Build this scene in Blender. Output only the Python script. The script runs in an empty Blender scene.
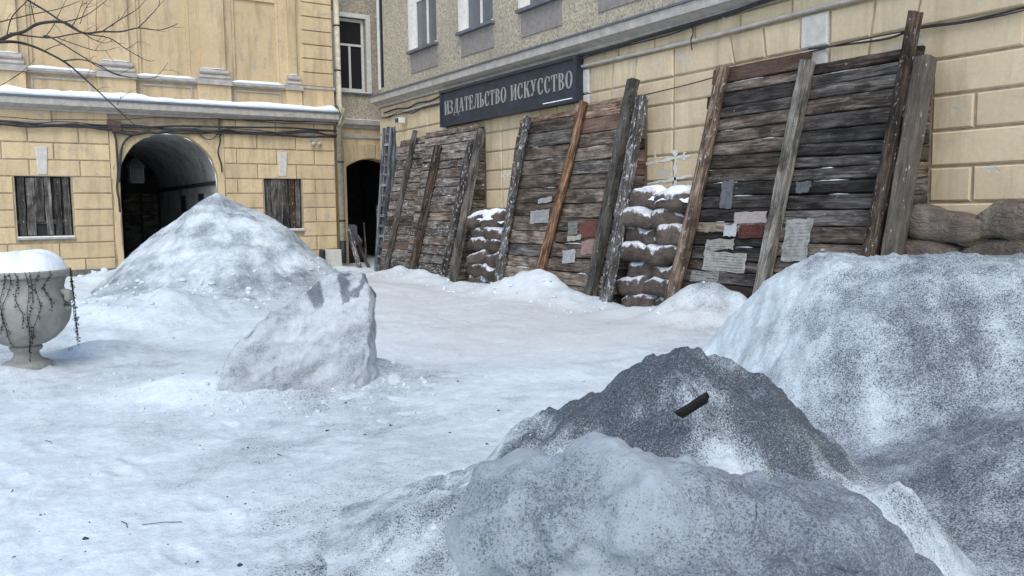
import bpy, bmesh, math, random
import numpy as np
from mathutils import Vector, Matrix
random.seed(7); RNG = np.random.default_rng(5)
SC = bpy.context.scene
COL = SC.collection

# ------------------------------------------------------------------ camera
CAM_H, FPX = 1.7, 826.0
YAW, PITCH, ROLL = math.radians(32.9), math.radians(5.36), 0.0115
_f = Vector((math.sin(YAW)*math.cos(PITCH), math.cos(YAW)*math.cos(PITCH), -math.sin(PITCH)))
_r0 = Vector((math.cos(YAW), -math.sin(YAW), 0)); _u0 = _r0.cross(_f)
_r = _r0*math.cos(ROLL) - _u0*math.sin(ROLL); _u = _r0*math.sin(ROLL) + _u0*math.cos(ROLL)
cam = bpy.data.cameras.new('camera'); cam.sensor_width = 36; cam.lens = FPX/1024*36
cam.clip_start = 0.05; cam.clip_end = 500
cam_o = bpy.data.objects.new('camera', cam); COL.objects.link(cam_o)
cam_o.matrix_world = Matrix(((_r.x, _u.x, -_f.x, 0), (_r.y, _u.y, -_f.y, 0), (_r.z, _u.z, -_f.z, CAM_H), (0, 0, 0, 1)))
SC.camera = cam_o

# ------------------------------------------------------------------ sky, sun, exposure (overcast winter day)
SUN_EL, SUN_AZ = math.radians(48), math.radians(215)      # azimuth clockwise from +Y
w = bpy.data.worlds.new('World'); SC.world = w; w.use_nodes = True
nt = w.node_tree; nt.nodes.clear()
sky = nt.nodes.new('ShaderNodeTexSky'); sky.sky_type = 'NISHITA'; sky.sun_disc = False
sky.sun_elevation = SUN_EL; sky.sun_rotation = SUN_AZ
sky.air_density = 1.0; sky.dust_density = 1.0; sky.ozone_density = 0.0
bg = nt.nodes.new('ShaderNodeBackground'); bg.inputs['Strength'].default_value = 0.13
wo = nt.nodes.new('ShaderNodeOutputWorld')
nt.links.new(sky.outputs[0], bg.inputs[0]); nt.links.new(bg.outputs[0], wo.inputs[0])
sl = bpy.data.lights.new('sun', 'SUN'); sl.energy = 0.9; sl.angle = math.radians(40); sl.color = (1.0, 0.99, 0.975)
so = bpy.data.objects.new('sun', sl); COL.objects.link(so)
sd = Vector((math.sin(SUN_AZ)*math.cos(SUN_EL), math.cos(SUN_AZ)*math.cos(SUN_EL), math.sin(SUN_EL)))
so.rotation_euler = sd.to_track_quat('Z', 'Y').to_euler(); so.location = (-5, -10, 25)
vs = SC.view_settings; vs.view_transform = 'Standard'; vs.look = 'None'; vs.gamma = 1.0
vs.exposure = 1.0; vs.use_curve_mapping = False

# ------------------------------------------------------------------ pixel -> place (a direction; the distance comes from a plane)
def ray(px, py):
    return _f + _r*((px-512)/FPX) + _u*((288-py)/FPX)
CO = Vector((0, 0, CAM_H))
def on(px, py, axis, v):
    d = ray(px, py); return CO + d*((v-CO[axis])/d[axis])
def on_plane(px, py, p0, n):
    d = ray(px, py); return CO + d*((p0-CO).dot(n)/d.dot(n))
def at_depth(px, py, dep):
    return CO + ray(px, py)*dep

# ------------------------------------------------------------------ numpy noise
def _h(ix, iy, iz, s):
    n = (ix.astype(np.int64)*374761393 + iy.astype(np.int64)*668265263 + iz.astype(np.int64)*2147483647 + s*974634777) & 0xffffffff
    n = ((n ^ (n >> 13))*1274126177) & 0xffffffff
    n = ((n ^ (n >> 16))*2246822519) & 0xffffffff
    return ((n ^ (n >> 15)) & 0xffffff)/float(0xffffff)*2-1
def vn(x, y, z=None, s=0):
    x = np.asarray(x, float); y = np.asarray(y, float); z = np.zeros_like(x) if z is None else np.asarray(z, float)
    ix, iy, iz = np.floor(x), np.floor(y), np.floor(z); fx, fy, fz = x-ix, y-iy, z-iz
    fx, fy, fz = [t*t*t*(t*(t*6-15)+10) for t in (fx, fy, fz)]
    r = 0
    for a in (0, 1):
        for b in (0, 1):
            for c in (0, 1):
                r = r + _h(ix+a, iy+b, iz+c, s)*(fx if a else 1-fx)*(fy if b else 1-fy)*(fz if c else 1-fz)
    return r
def fbm(x, y, z=None, s=0, o=4, g=0.5):
    x = np.asarray(x, float); y = np.asarray(y, float); z = np.zeros_like(x) if z is None else np.asarray(z, float)
    r = 0; a = 1.0
    for i in range(o):
        r = r + a*vn(x, y, z, s+i*17); x, y, z = x*2.03+3.1, y*2.03+1.7, z*2.03+5.3; a *= g
    return r
def sst(a, b, x):
    t = np.clip((x-a)/(b-a), 0, 1); return t*t*(3-2*t)

# ------------------------------------------------------------------ materials
def nodes(name):
    m = bpy.data.materials.new(name); m.use_nodes = True; t = m.node_tree
    return m, t, t.nodes['Principled BSDF']
class G:
    def __init__(s, t): s.t = t
    def n(s, typ, **k):
        o = s.t.nodes.new(typ)
        for a, b in k.items(): setattr(o, a, b)
        return o
    def put(s, sock, v):
        if hasattr(v, 'is_output'): s.t.links.new(v, sock)
        else: sock.default_value = v
    def coord(s, which='Object', scale=(1, 1, 1), offs=True):
        if which == 'Position': c = s.n('ShaderNodeNewGeometry').outputs['Position']
        else: c = s.n('ShaderNodeTexCoord').outputs[which]
        if offs:
            r = s.n('ShaderNodeObjectInfo').outputs['Random']
            a = s.n('ShaderNodeVectorMath', operation='MULTIPLY'); a.inputs[1].default_value = (37.0, 91.0, 53.0)
            s.t.links.new(r, a.inputs[0]); b = s.n('ShaderNodeVectorMath', operation='ADD')
            s.t.links.new(c, b.inputs[0]); s.t.links.new(a.outputs[0], b.inputs[1]); c = b.outputs[0]
        if tuple(scale) != (1, 1, 1):
            m = s.n('ShaderNodeVectorMath', operation='MULTIPLY'); m.inputs[1].default_value = scale
            s.t.links.new(c, m.inputs[0]); c = m.outputs[0]
        return c
    def noise(s, co, scale, detail=4, rough=0.55, dist=0.0):
        o = s.n('ShaderNodeTexNoise'); s.put(o.inputs['Vector'], co); o.inputs['Scale'].default_value = scale
        o.inputs['Detail'].default_value = detail; o.inputs['Roughness'].default_value = rough; o.inputs['Distortion'].default_value = dist
        return o.outputs['Fac']
    def ramp(s, fac, a, b, lo=0.0, hi=1.0):
        o = s.n('ShaderNodeMapRange'); s.put(o.inputs['Value'], fac); s.put(o.inputs['From Min'], a); s.put(o.inputs['From Max'], b)
        s.put(o.inputs['To Min'], lo); s.put(o.inputs['To Max'], hi); return o.outputs[0]
    def math(s, op, a, b=0.0, clamp=False):
        o = s.n('ShaderNodeMath', operation=op); o.use_clamp = clamp; s.put(o.inputs[0], a); s.put(o.inputs[1], b); return o.outputs[0]
    def mix(s, fac, a, b, mode='MIX'):
        o = s.n('ShaderNodeMix', data_type='RGBA', blend_type=mode); s.put(o.inputs[0], fac)
        s.put(o.inputs[6], (*a, 1) if isinstance(a, tuple) and len(a) == 3 else a)
        s.put(o.inputs[7], (*b, 1) if isinstance(b, tuple) and len(b) == 3 else b); return o.outputs[2]
    def bump(s, h, strength, dist, normal=None):
        o = s.n('ShaderNodeBump'); o.inputs['Strength'].default_value = strength; o.inputs['Distance'].default_value = dist
        s.put(o.inputs['Height'], h)
        if normal is not None: s.t.links.new(normal, o.inputs['Normal'])
        return o.outputs[0]
def fin(g, p, col, rough, nor=None, spec=0.3):
    g.put(p.inputs['Base Color'], (*col, 1) if isinstance(col, tuple) else col); g.put(p.inputs['Roughness'], rough)
    p.inputs['Specular IOR Level'].default_value = spec
    if nor is not None: g.t.links.new(nor, p.inputs['Normal'])

def m_stucco(name, c1, c2, stain, grey, amount=0.75):
    m, t, p = nodes(name); g = G(t)
    co = g.coord('Position', offs=False); tint = g.n('ShaderNodeObjectInfo').outputs['Random']
    big = g.noise(co, 0.8, 5, 0.6); col = g.mix(g.ramp(big, 0.35, 0.65), c1, c2)
    rv = g.ramp(tint, 0, 1, 0.90, 1.06); col = g.mix(1.0, col, g.n('ShaderNodeCombineColor').outputs[0], 'MULTIPLY') if False else col
    v = g.n('ShaderNodeHueSaturation'); g.put(v.inputs['Color'], col); g.put(v.inputs['Value'], rv); col = v.outputs[0]
    streak = g.noise(g.coord('Position', (2.2, 2.2, 0.35), False), 1.6, 6, 0.65)
    col = g.mix(g.ramp(streak, 0.48, 0.74, 0, amount), col, stain); blot = g.noise(g.coord('Position', (1, 1, 1.6), False), 1.9, 7, 0.7); col = g.mix(g.ramp(blot, 0.54, 0.70, 0, amount*0.7), col, tuple(v*1.5 for v in stain))
    fine = g.noise(co, 14, 6, 0.7); col = g.mix(g.ramp(fine, 0.3, 0.75, 0, 0.30), col, stain)
    peel = g.noise(co, 2.3, 8, 0.62, 0.6); pm = g.ramp(peel, 0.615, 0.65, 0, 0.7); col = g.mix(pm, col, grey)
    sp = g.noise(co, 55, 3, 0.6); col = g.mix(g.ramp(sp, 0.68, 0.76, 0, 0.35), col, stain)
    b = g.bump(g.noise(co, 45, 5, 0.6), 0.35, 0.01); b = g.bump(g.math('MULTIPLY', pm, -1.0), 0.5, 0.01, b)
    fin(g, p, col, 0.88, b, 0.2); return m
def m_plain(name, col, rough=0.7, var=0.25, scale=6, bump=0.3, dist=0.006, metal=0.0, spec=0.3, coord='Object', fleck=None, fl=(0.66, 0.7)):
    m, t, p = nodes(name); g = G(t); co = g.coord(coord)
    n = g.noise(co, scale, 6, 0.6); dark = tuple(c*(1-var) for c in col); lite = tuple(min(1, c*(1+var)) for c in col)
    c = g.mix(g.ramp(n, 0.3, 0.7), dark, lite)
    c = g.mix(g.ramp(g.noise(co, scale*7, 4, 0.6), 0.55, 0.8, 0, 0.35), c, tuple(x*0.4 for x in col))
    if fleck: c = g.mix(g.ramp(g.noise(co, scale*2.3, 6, 0.65, 0.4), fl[0], fl[1], 0, 0.9), c, fleck)
    p.inputs['Metallic'].default_value = metal
    fin(g, p, c, rough, g.bump(g.noise(co, scale*5, 5, 0.6), bump, dist), spec); return m
def m_wood(name, dark, light, red, fleck=0.645, red_at=0.88, grain=1.0):
    """weathered timber: grain runs along local X, one tint per piece, frost and old paint flecks"""
    m, t, p = nodes(name); g = G(t)
    rnd = g.n('ShaderNodeObjectInfo').outputs['Random']; oc = g.n('ShaderNodeObjectInfo').outputs['Color']
    gr = g.noise(g.coord('Object', (1.3, 22, 22)), 1.6, 8, 0.68, 0.08); fine = g.noise(g.coord('Object', (3, 90, 90)), 1.5, 4, 0.7)
    blot = g.noise(g.coord('Object', (1.2, 3, 3)), 1.7, 6, 0.65)
    c = g.mix(g.ramp(gr, 0.40, 0.62), dark, light)
    c = g.mix(g.ramp(blot, 0.42, 0.62, 0, 0.8), c, tuple(x*0.36 for x in dark))
    wet = g.noise(g.coord('Object', (0.8, 9, 9)), 1.1, 7, 0.7, 0.6); c = g.mix(g.ramp(wet, 0.55, 0.66, 0, 0.7), c, tuple(x*1.25 for x in light))
    c = g.mix(g.math('MULTIPLY', g.ramp(rnd, red_at, red_at+0.02), g.ramp(gr, 0.3, 0.6, 0.35, 0.8)), c, red)
    c = g.mix(g.ramp(fine, 0.52, 0.68, 0, 0.6), c, tuple(x*0.3 for x in dark))
    r2 = g.math('FRACT', g.math('MULTIPLY', rnd, 7.31)); v = g.n('ShaderNodeHueSaturation'); g.put(v.inputs['Color'], c)
    g.put(v.inputs['Value'], g.ramp(r2, 0, 1, 0.58, 1.35)); gm = g.n('ShaderNodeGamma'); g.put(gm.inputs[0], v.outputs[0]); gm.inputs[1].default_value = 1.3; c = g.mix(1.0, gm.outputs[0], (1.5, 1.52, 1.55), 'MULTIPLY'); c = g.mix(1.0, c, oc, 'MULTIPLY')
    fl = g.noise(g.coord('Object', (2.5, 6, 6)), 3.4, 7, 0.7, 0.5); c = g.mix(g.ramp(fl, fleck, fleck+0.035, 0, 0.8), c, (0.58, 0.60, 0.62))
    b = g.bump(gr, 1.0*grain, 0.02); b = g.bump(fine, 0.6, 0.006, b)
    fin(g, p, c, 0.85, b, 0.2); return m
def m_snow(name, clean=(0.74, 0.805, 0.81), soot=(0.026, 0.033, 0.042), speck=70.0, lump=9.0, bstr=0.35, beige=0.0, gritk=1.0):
    """snow: the grit is carried by the mesh attribute 'dirt' (0 clean .. 1 black with grit)"""
    m, t, p = nodes(name); g = G(t); co = g.coord('Position', offs=False)
    d = g.n('ShaderNodeAttribute', attribute_name='dirt').outputs['Fac']
    b1 = g.noise(co, 2.1, 6, 0.62); b2 = g.noise(co, lump, 6, 0.66)
    dd = g.math('ADD', d, g.math('ADD', g.ramp(b1, 0.25, 0.75, -0.12, 0.12), g.ramp(b2, 0.25, 0.75, -0.13, 0.13)))
    s1 = g.noise(co, speck, 3, 0.75); s2 = g.noise(co, speck*2.6, 2, 0.8); s3 = g.noise(co, speck*0.33, 4, 0.7)
    th = g.ramp(dd, 0.0, 1.0, 0.715, 0.44)
    def over(s, k): return g.ramp(g.math('SUBTRACT', s, th), 0.0, k)
    grit = g.math('MAXIMUM', g.math('MAXIMUM', over(s1, 0.05), g.math('MULTIPLY', over(s2, 0.06), 0.9)), g.math('MULTIPLY', over(s3, 0.14), 0.5), True)
    grey = g.ramp(dd, 0.10, 1.3, 0.0, 0.88)
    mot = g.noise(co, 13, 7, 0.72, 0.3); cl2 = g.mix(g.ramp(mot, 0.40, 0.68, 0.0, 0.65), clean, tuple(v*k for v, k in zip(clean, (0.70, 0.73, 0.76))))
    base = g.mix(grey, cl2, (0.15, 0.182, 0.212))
    if beige: base = g.mix(g.math('MULTIPLY', g.n('ShaderNodeAttribute', attribute_name='path').outputs['Fac'], beige), base, (0.60, 0.60, 0.575))
    base = g.mix(g.math('MULTIPLY', grit, g.ramp(dd, 0.05, 0.6, 0.35*gritk, 0.92*gritk)), base, soot)
    lt = g.noise(co, speck*1.7, 2, 0.7); base = g.mix(g.math('MULTIPLY', g.ramp(lt, 0.60, 0.70), g.ramp(dd, 0.2, 0.6, 0.0, 0.45)), base, clean)
    bb = g.bump(g.noise(co, 24, 8, 0.68), bstr, 0.035); bb = g.bump(s1, bstr*0.8, 0.008, bb)
    bb = g.bump(g.noise(co, 8, 6, 0.62, 0.5), bstr, 0.03, bb)
    fin(g, p, base, 0.62, bb, 0.35)
    p.inputs['Subsurface Weight'].default_value = 0.0
    return m
def m_paper(name, col, ink, rows, dens=0.5, worn=0.5):
    m, t, p = nodes(name); g = G(t); uv = g.n('ShaderNodeTexCoord').outputs['UV']
    sep = g.n('ShaderNodeSeparateXYZ'); g.put(sep.inputs[0], uv); x, y = sep.outputs[0], sep.outputs[1]
    fr = g.math('FRACT', g.math('MULTIPLY', y, rows)); line = g.math('MULTIPLY', g.ramp(fr, 0.28, 0.34), g.ramp(fr, 0.78, 0.72))
    mv = g.n('ShaderNodeCombineXYZ'); g.put(mv.inputs[0], g.math('MULTIPLY', x, rows*9.0)); g.put(mv.inputs[1], g.math('FLOOR', g.math('MULTIPLY', y, rows)))
    wd = g.noise(mv.outputs[0], 1.0, 1, 0.5); ink_m = g.math('MULTIPLY', line, g.ramp(wd, 0.62-dens*0.3, 0.66-dens*0.3))
    mg = g.math('MULTIPLY', g.math('MULTIPLY', g.ramp(x, 0.05, 0.07), g.ramp(x, 0.95, 0.93)), g.math('MULTIPLY', g.ramp(y, 0.06, 0.08), g.ramp(y, 0.94, 0.92)))
    col = tuple(v*0.78 for v in col); brk = g.ramp(g.noise(g.coord('UV'), 4.5, 3, 0.6), 0.35, 0.6); c = g.mix(g.math('MULTIPLY', g.math('MULTIPLY', g.math('MULTIPLY', ink_m, mg), 0.8), brk), col, ink)
    st = g.noise(g.coord('Object'), 9, 7, 0.7); c = g.mix(g.ramp(st, 0.45, 0.66, 0, worn), c, tuple(v*0.30 for v in col)); c = g.mix(g.ramp(g.noise(g.coord('Object'), 30, 5, 0.7), 0.58, 0.66, 0, worn), c, (0.09, 0.085, 0.08))
    fin(g, p, c, 0.9, g.bump(st, 0.3, 0.004), 0.15); return m

M = {}
M['yellow'] = m_stucco('yellow_stucco', (0.65, 0.50, 0.30), (0.585, 0.445, 0.265), (0.26, 0.20, 0.13), (0.36, 0.34, 0.30))
M['yellow_r'] = m_stucco('pale_yellow_stucco', (0.66, 0.535, 0.355), (0.60, 0.48, 0.31), (0.28, 0.23, 0.16), (0.47, 0.45, 0.40), 0.6)
M['joint'] = m_plain('joint_mortar', (0.34, 0.275, 0.185), 0.95, 0.3, 5, coord='Position')
M['grey_stone'] = m_plain('grey_keystone', (0.52, 0.50, 0.44), 0.9, 0.15, 8, coord='Position')
M['moulding'] = m_plain('grey_moulding', (0.40, 0.37, 0.33), 0.85, 0.22, 5, coord='Position', fleck=(0.22, 0.2, 0.18), fl=(0.6, 0.7))
M['flash'] = m_plain('zinc_flashing', (0.12, 0.13, 0.15), 0.5, 0.25, 4, coord='Position')
M['white_trim'] = m_plain('white_window_paint', (0.62, 0.61, 0.57), 0.7, 0.12, 9, coord='Position', fleck=(0.3, 0.28, 0.24), fl=(0.64, 0.7))
M['dark'] = m_plain('near_black', (0.030, 0.028, 0.027), 0.95, 0.4, 3, coord='Position')  # near black: the shade of doorway and passage is put into the colour
M['black_metal'] = m_plain('black_metal', (0.02, 0.02, 0.022), 0.5, 0.3, 10)
M['cable'] = m_plain('cable_rubber', (0.035, 0.035, 0.038), 0.6, 0.4, 12)
M['pipe'] = m_plain('painted_downpipe', (0.44, 0.39, 0.28), 0.6, 0.3, 6, coord='Position', fleck=(0.1, 0.1, 0.1), fl=(0.62, 0.7))
M['sign'] = m_plain('sign_board_paint', (0.030, 0.036, 0.046), 0.55, 0.3, 3, 0.15, fleck=(0.07, 0.08, 0.09), fl=(0.6, 0.75))
M['letter'] = m_plain('letter_paint', (0.30, 0.29, 0.27), 0.6, 0.15, 10)
M['wood'] = m_wood('weathered_plank', (0.135, 0.105, 0.083), (0.335, 0.285, 0.24), (0.15, 0.095, 0.07))
M['wood_d'] = m_wood('dark_plank', (0.082, 0.073, 0.066), (0.235, 0.218, 0.20), (0.14, 0.09, 0.07), 0.665, 0.95)
M['frost_plank'] = m_wood('frosted_plank', (0.13, 0.11, 0.092), (0.32, 0.29, 0.26), (0.16, 0.11, 0.085), 0.58, 0.92)
M['beam'] = m_wood('grey_beam', (0.13, 0.12, 0.105), (0.27, 0.25, 0.225), (0.2, 0.17, 0.14), 0.635, 0.97, 1.4)
M['log_brown'] = m_wood('brown_log', (0.085, 0.062, 0.048), (0.26, 0.205, 0.16), (0.2, 0.11, 0.07), 0.61, 0.97, 1.5)
M['log_orange'] = m_wood('orange_log', (0.115, 0.075, 0.052), (0.335, 0.215, 0.140), (0.3, 0.15, 0.08), 0.66, 0.97, 1.5)
M['log_frost'] = m_wood('frosted_log', (0.12, 0.11, 0.105), (0.27, 0.255, 0.24), (0.2, 0.15, 0.11), 0.56, 0.97, 1.5)
M['ladder'] = m_wood('blue_grey_ladder', (0.15, 0.16, 0.17), (0.29, 0.305, 0.32), (0.25, 0.25, 0.25), 0.68, 0.99)
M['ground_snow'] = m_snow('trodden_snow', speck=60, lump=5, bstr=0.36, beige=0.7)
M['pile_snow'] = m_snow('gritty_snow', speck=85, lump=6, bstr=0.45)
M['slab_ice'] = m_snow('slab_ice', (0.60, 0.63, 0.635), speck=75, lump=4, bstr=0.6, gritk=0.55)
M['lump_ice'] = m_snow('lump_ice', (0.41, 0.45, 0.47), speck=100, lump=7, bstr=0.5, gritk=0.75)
for k_ in ('slab_ice', 'lump_ice'):
    b_ = M[k_].node_tree.nodes['Principled BSDF']; b_.inputs['Subsurface Weight'].default_value = 0.35; b_.inputs['Subsurface Scale'].default_value = 0.06; b_.inputs['Subsurface Radius'].default_value = (0.7, 0.9, 1.0)
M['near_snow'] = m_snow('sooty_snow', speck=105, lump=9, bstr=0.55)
M['fresh'] = m_plain('fresh_snow', (0.82, 0.865, 0.885), 0.6, 0.03, 4, 0.5, 0.03, coord='Position')
M['bark'] = m_plain('bark', (0.045, 0.038, 0.034), 0.9, 0.4, 20)
M['urn'] = m_plain('mossy_concrete', (0.27, 0.265, 0.24), 0.9, 0.25, 5, 0.5, 0.01, fleck=(0.17, 0.175, 0.14), fl=(0.56, 0.7))
M['ivy'] = m_plain('dark_ivy', (0.014, 0.024, 0.012), 0.5, 0.5, 30)
M['glass'] = m_plain('window_glass', (0.10, 0.12, 0.14), 0.06, 0.1, 1, 0.0, spec=0.6, coord='Position')
M['glass_dark'] = m_plain('dark_glass', (0.02, 0.022, 0.026), 0.08, 0.1, 1, 0.0, spec=0.5, coord='Position')
M['curtain'] = m_plain('curtain', (0.46, 0.48, 0.48), 0.9, 0.2, 2, coord='Position')
M['pane_grey'] = M['curtain']

def m_pebble():
    m, t, p = nodes('pebble_dash'); g = G(t); co = g.coord('Position', offs=False)
    v = g.n('ShaderNodeTexVoronoi'); g.put(v.inputs['Vector'], co); v.inputs['Scale'].default_value = 26
    n = g.noise(co, 21, 3, 0.7); big = g.noise(co, 0.7, 5, 0.6)
    c = g.mix(g.ramp(n, 0.36, 0.62), (0.20, 0.18, 0.15), (0.58, 0.50, 0.37))
    c = g.mix(g.ramp(v.outputs['Color'], 0.2, 0.9, 0, 0.5), c, (0.36, 0.315, 0.23))
    c = g.mix(g.ramp(big, 0.45, 0.7, 0, 0.5), c, (0.24, 0.22, 0.19))
    fin(g, p, c, 0.95, g.bump(n, 0.9, 0.02), 0.15); return m
M['pebble'] = m_pebble()
M['plinth'] = m_plain('damp_plinth', (0.15, 0.135, 0.12), 0.9, 0.35, 5, coord='Position')
M['patch'] = m_plain('grey_render_patch', (0.235, 0.215, 0.195), 0.95, 0.2, 8, coord='Position')
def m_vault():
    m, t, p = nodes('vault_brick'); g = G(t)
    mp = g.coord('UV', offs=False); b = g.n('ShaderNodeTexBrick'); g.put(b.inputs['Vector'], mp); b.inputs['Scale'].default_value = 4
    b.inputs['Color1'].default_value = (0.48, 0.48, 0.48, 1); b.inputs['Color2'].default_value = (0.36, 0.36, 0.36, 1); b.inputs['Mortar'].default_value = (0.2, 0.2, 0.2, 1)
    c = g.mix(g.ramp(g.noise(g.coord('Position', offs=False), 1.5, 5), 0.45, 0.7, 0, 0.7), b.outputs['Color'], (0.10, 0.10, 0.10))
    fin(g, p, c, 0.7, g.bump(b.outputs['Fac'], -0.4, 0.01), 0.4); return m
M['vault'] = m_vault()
def m_bag():
    m, t, p = nodes('burlap'); g = G(t); co = g.coord('Object'); oc = g.n('ShaderNodeObjectInfo').outputs['Color']
    c = g.mix(g.ramp(g.noise(co, 5, 6, 0.6), 0.3, 0.7), (0.095, 0.080, 0.070), (0.215, 0.188, 0.162)); c = g.mix(1.0, c, oc, 'MULTIPLY')
    nz = g.n('ShaderNodeSeparateXYZ'); g.put(nz.inputs[0], g.n('ShaderNodeNewGeometry').outputs['Normal'])
    fr = g.math('ADD', nz.outputs[2], g.ramp(g.noise(co, 6, 6, 0.7), 0.2, 0.8, -0.75, 0.75))
    fr = g.math('MULTIPLY', g.ramp(fr, 0.36, 0.66), g.n('ShaderNodeObjectInfo').outputs['Alpha']); c = g.mix(fr, c, (0.74, 0.76, 0.79))
    wv = g.n('ShaderNodeTexWave'); g.put(wv.inputs['Vector'], co); wv.inputs['Scale'].default_value = 60
    fold = g.noise(g.coord('Object', (1.0, 2.2, 3.0)), 5, 3, 0.5, 2.2); b = g.bump(g.math('ABSOLUTE', g.math('SUBTRACT', fold, 0.5)), 1.0, 0.09); b = g.bump(g.noise(co, 22, 5, 0.65, 0.6), 0.5, 0.008, b); b = g.bump(wv.outputs['Fac'], 0.15, 0.002, b)
    fin(g, p, c, 0.9, b, 0.15); return m
M['bag'] = m_bag()

# ------------------------------------------------------------------ object helpers
def mesh(name, verts, faces, smooth=False, recalc=True):
    me = bpy.data.meshes.new(name); me.from_pydata([tuple(v) for v in verts], [], faces); me.update()
    if recalc:
        bm = bmesh.new(); bm.from_mesh(me); bmesh.ops.recalc_face_normals(bm, faces=bm.faces); bm.to_mesh(me); bm.free()
    if smooth: me.polygons.foreach_set('use_smooth', [True]*len(me.polygons))
    return me
def tag(o, label=None, cat=None, group=None, kind=None):
    if label: o['label'] = label
    if cat: o['category'] = cat
    if group: o['group'] = group
    if kind: o['kind'] = kind
    return o
def thing(name, loc, label, cat, group=None):
    o = bpy.data.objects.new(name, None); COL.objects.link(o); o.location = loc; o.empty_display_size = 0.2
    o['_loc'] = tuple(loc); del o['_loc']
    return tag(o, label, cat, group)
def link(name, me, mat, parent=None, mw=None, color=None):
    """mw: world placement of the mesh; parents are never rotated or scaled"""
    o = bpy.data.objects.new(name, me); COL.objects.link(o)
    if mat is not None and not me.materials: me.materials.append(M[mat] if isinstance(mat, str) else mat)
    mw = mw or Matrix.Identity(4)
    if parent is not None:
        o.parent = parent; o.matrix_parent_inverse = Matrix.Identity(4)
        base = Vector((0, 0, 0)); q = parent
        while q is not None: base += q.location; q = q.parent
        o.matrix_local = Matrix.Translation(-base) @ mw
    else: o.matrix_world = mw
    if color: o.color = color
    return o
def part(parent, name, vf, mat, smooth=False, color=None, centre=True):
    """vf: (verts in world metres, faces); the origin goes to the middle of the piece"""
    v = np.array([tuple(a) for a in vf[0]]); c = (v.min(0)+v.max(0))/2
    return link(name, mesh(name, v-c, vf[1], smooth), mat, parent, Matrix.Translation(Vector(c)), color)
def cat(*vfs):
    V, Fc = [], []
    for v, f in vfs:
        n = len(V); V += [tuple(a) for a in v]; Fc += [tuple(i+n for i in a) for a in f]
    return V, Fc
def box(x0, x1, y0, y1, z0, z1):
    v = [(x, y, z) for x in (x0, x1) for y in (y0, y1) for z in (z0, z1)]
    return v, [(0, 1, 3, 2), (4, 6, 7, 5), (0, 4, 5, 1), (2, 3, 7, 6), (0, 2, 6, 4), (1, 5, 7, 3)]
def tube(pts, rad, seg=8, caps=True, twist=0.0):
    pts = [Vector(p) for p in pts]; n = len(pts); rad = rad if isinstance(rad, (list, tuple)) else [rad]*n
    V, Fc = [], []; up = Vector((0, 0, 1))
    for i, p in enumerate(pts):
        d = (pts[min(i+1, n-1)]-pts[max(i-1, 0)]).normalized()
        a = d.cross(up if abs(d.z) < 0.95 else Vector((1, 0, 0))).normalized(); b = d.cross(a)
        for k in range(seg):
            t = 2*math.pi*k/seg+twist; V.append(p+(a*math.cos(t)+b*math.sin(t))*rad[i])
    for i in range(n-1):
        for k in range(seg):
            k2 = (k+1) % seg; Fc.append((i*seg+k, i*seg+k2, (i+1)*seg+k2, (i+1)*seg+k))
    if caps: Fc += [tuple(range(seg))[::-1], tuple(range((n-1)*seg, n*seg))]
    return V, Fc
def smooth_path(pts, n=6):
    pts = [Vector(p) for p in pts]; out = []
    for i in range(len(pts)-1):
        p0, p1, p2, p3 = pts[max(i-1, 0)], pts[i], pts[i+1], pts[min(i+2, len(pts)-1)]
        for k in range(n):
            t = k/n; out.append(0.5*((2*p1)+(p2-p0)*t+(2*p0-5*p1+4*p2-p3)*t*t+(3*p1-p0-3*p2+p3)*t**3))
    return out+[pts[-1]]
def lathe(prof, seg=48, c=(0, 0, 0)):
    V = [(c[0]+r*math.cos(2*math.pi*k/seg), c[1]+r*math.sin(2*math.pi*k/seg), c[2]+z) for r, z in prof for k in range(seg)]
    Fc = [(i*seg+k, i*seg+(k+1) % seg, (i+1)*seg+(k+1) % seg, (i+1)*seg+k) for i in range(len(prof)-1) for k in range(seg)]
    return V, Fc+[tuple(range(seg))[::-1], tuple(range((len(prof)-1)*seg, len(prof)*seg))]

# wall frames: (u along the wall, w up, d outwards from the face) -> world
D, B, BR = 11.0, 25.8, 26.4
def LW(u, w, d=0.0): return Vector((u, B-d, w))
def RW(u, w, d=0.0): return Vector((D-d, u, w))
def CW(u, w, d=0.0): return Vector((u, BR-d, w))
def wbox(W, u0, u1, w0, w1, d0, d1):
    v = [W(u, w_, d) for u in (u0, u1) for d in (d0, d1) for w_ in (w0, w1)]
    return v, [(0, 1, 3, 2), (4, 6, 7, 5), (0, 4, 5, 1), (2, 3, 7, 6), (0, 2, 6, 4), (1, 5, 7, 3)]
def wblock(W, quad, d0, d1, bev=0.018):
    """rusticated block: quad = four (u, w) corners, chamfered front, slightly uneven"""
    n = len(quad); c = (sum(q[0] for q in quad)/n, sum(q[1] for q in quad)/n); V = []
    def ins(q, k):
        du, dw = c[0]-q[0], c[1]-q[1]; return (q[0]+math.copysign(min(k, abs(du)*0.9), du) if abs(du) > 1e-6 else q[0], q[1]+math.copysign(min(k, abs(dw)*0.9), dw) if abs(dw) > 1e-6 else q[1])
    j = [random.uniform(-0.004, 0.004) for _ in quad]
    V += [W(q[0], q[1], d0) for q in quad]; V += [W(q[0], q[1], d1-bev+j[i]) for i, q in enumerate(quad)]
    V += [W(*ins(q, bev), d1+j[i]) for i, q in enumerate(quad)]
    Fc = []
    for L in (0, 1):
        for k in range(n): k2 = (k+1) % n; Fc.append((L*n+k, L*n+k2, (L+1)*n+k2, (L+1)*n+k))
    return V, Fc+[tuple(range(2*n, 3*n))]
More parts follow.
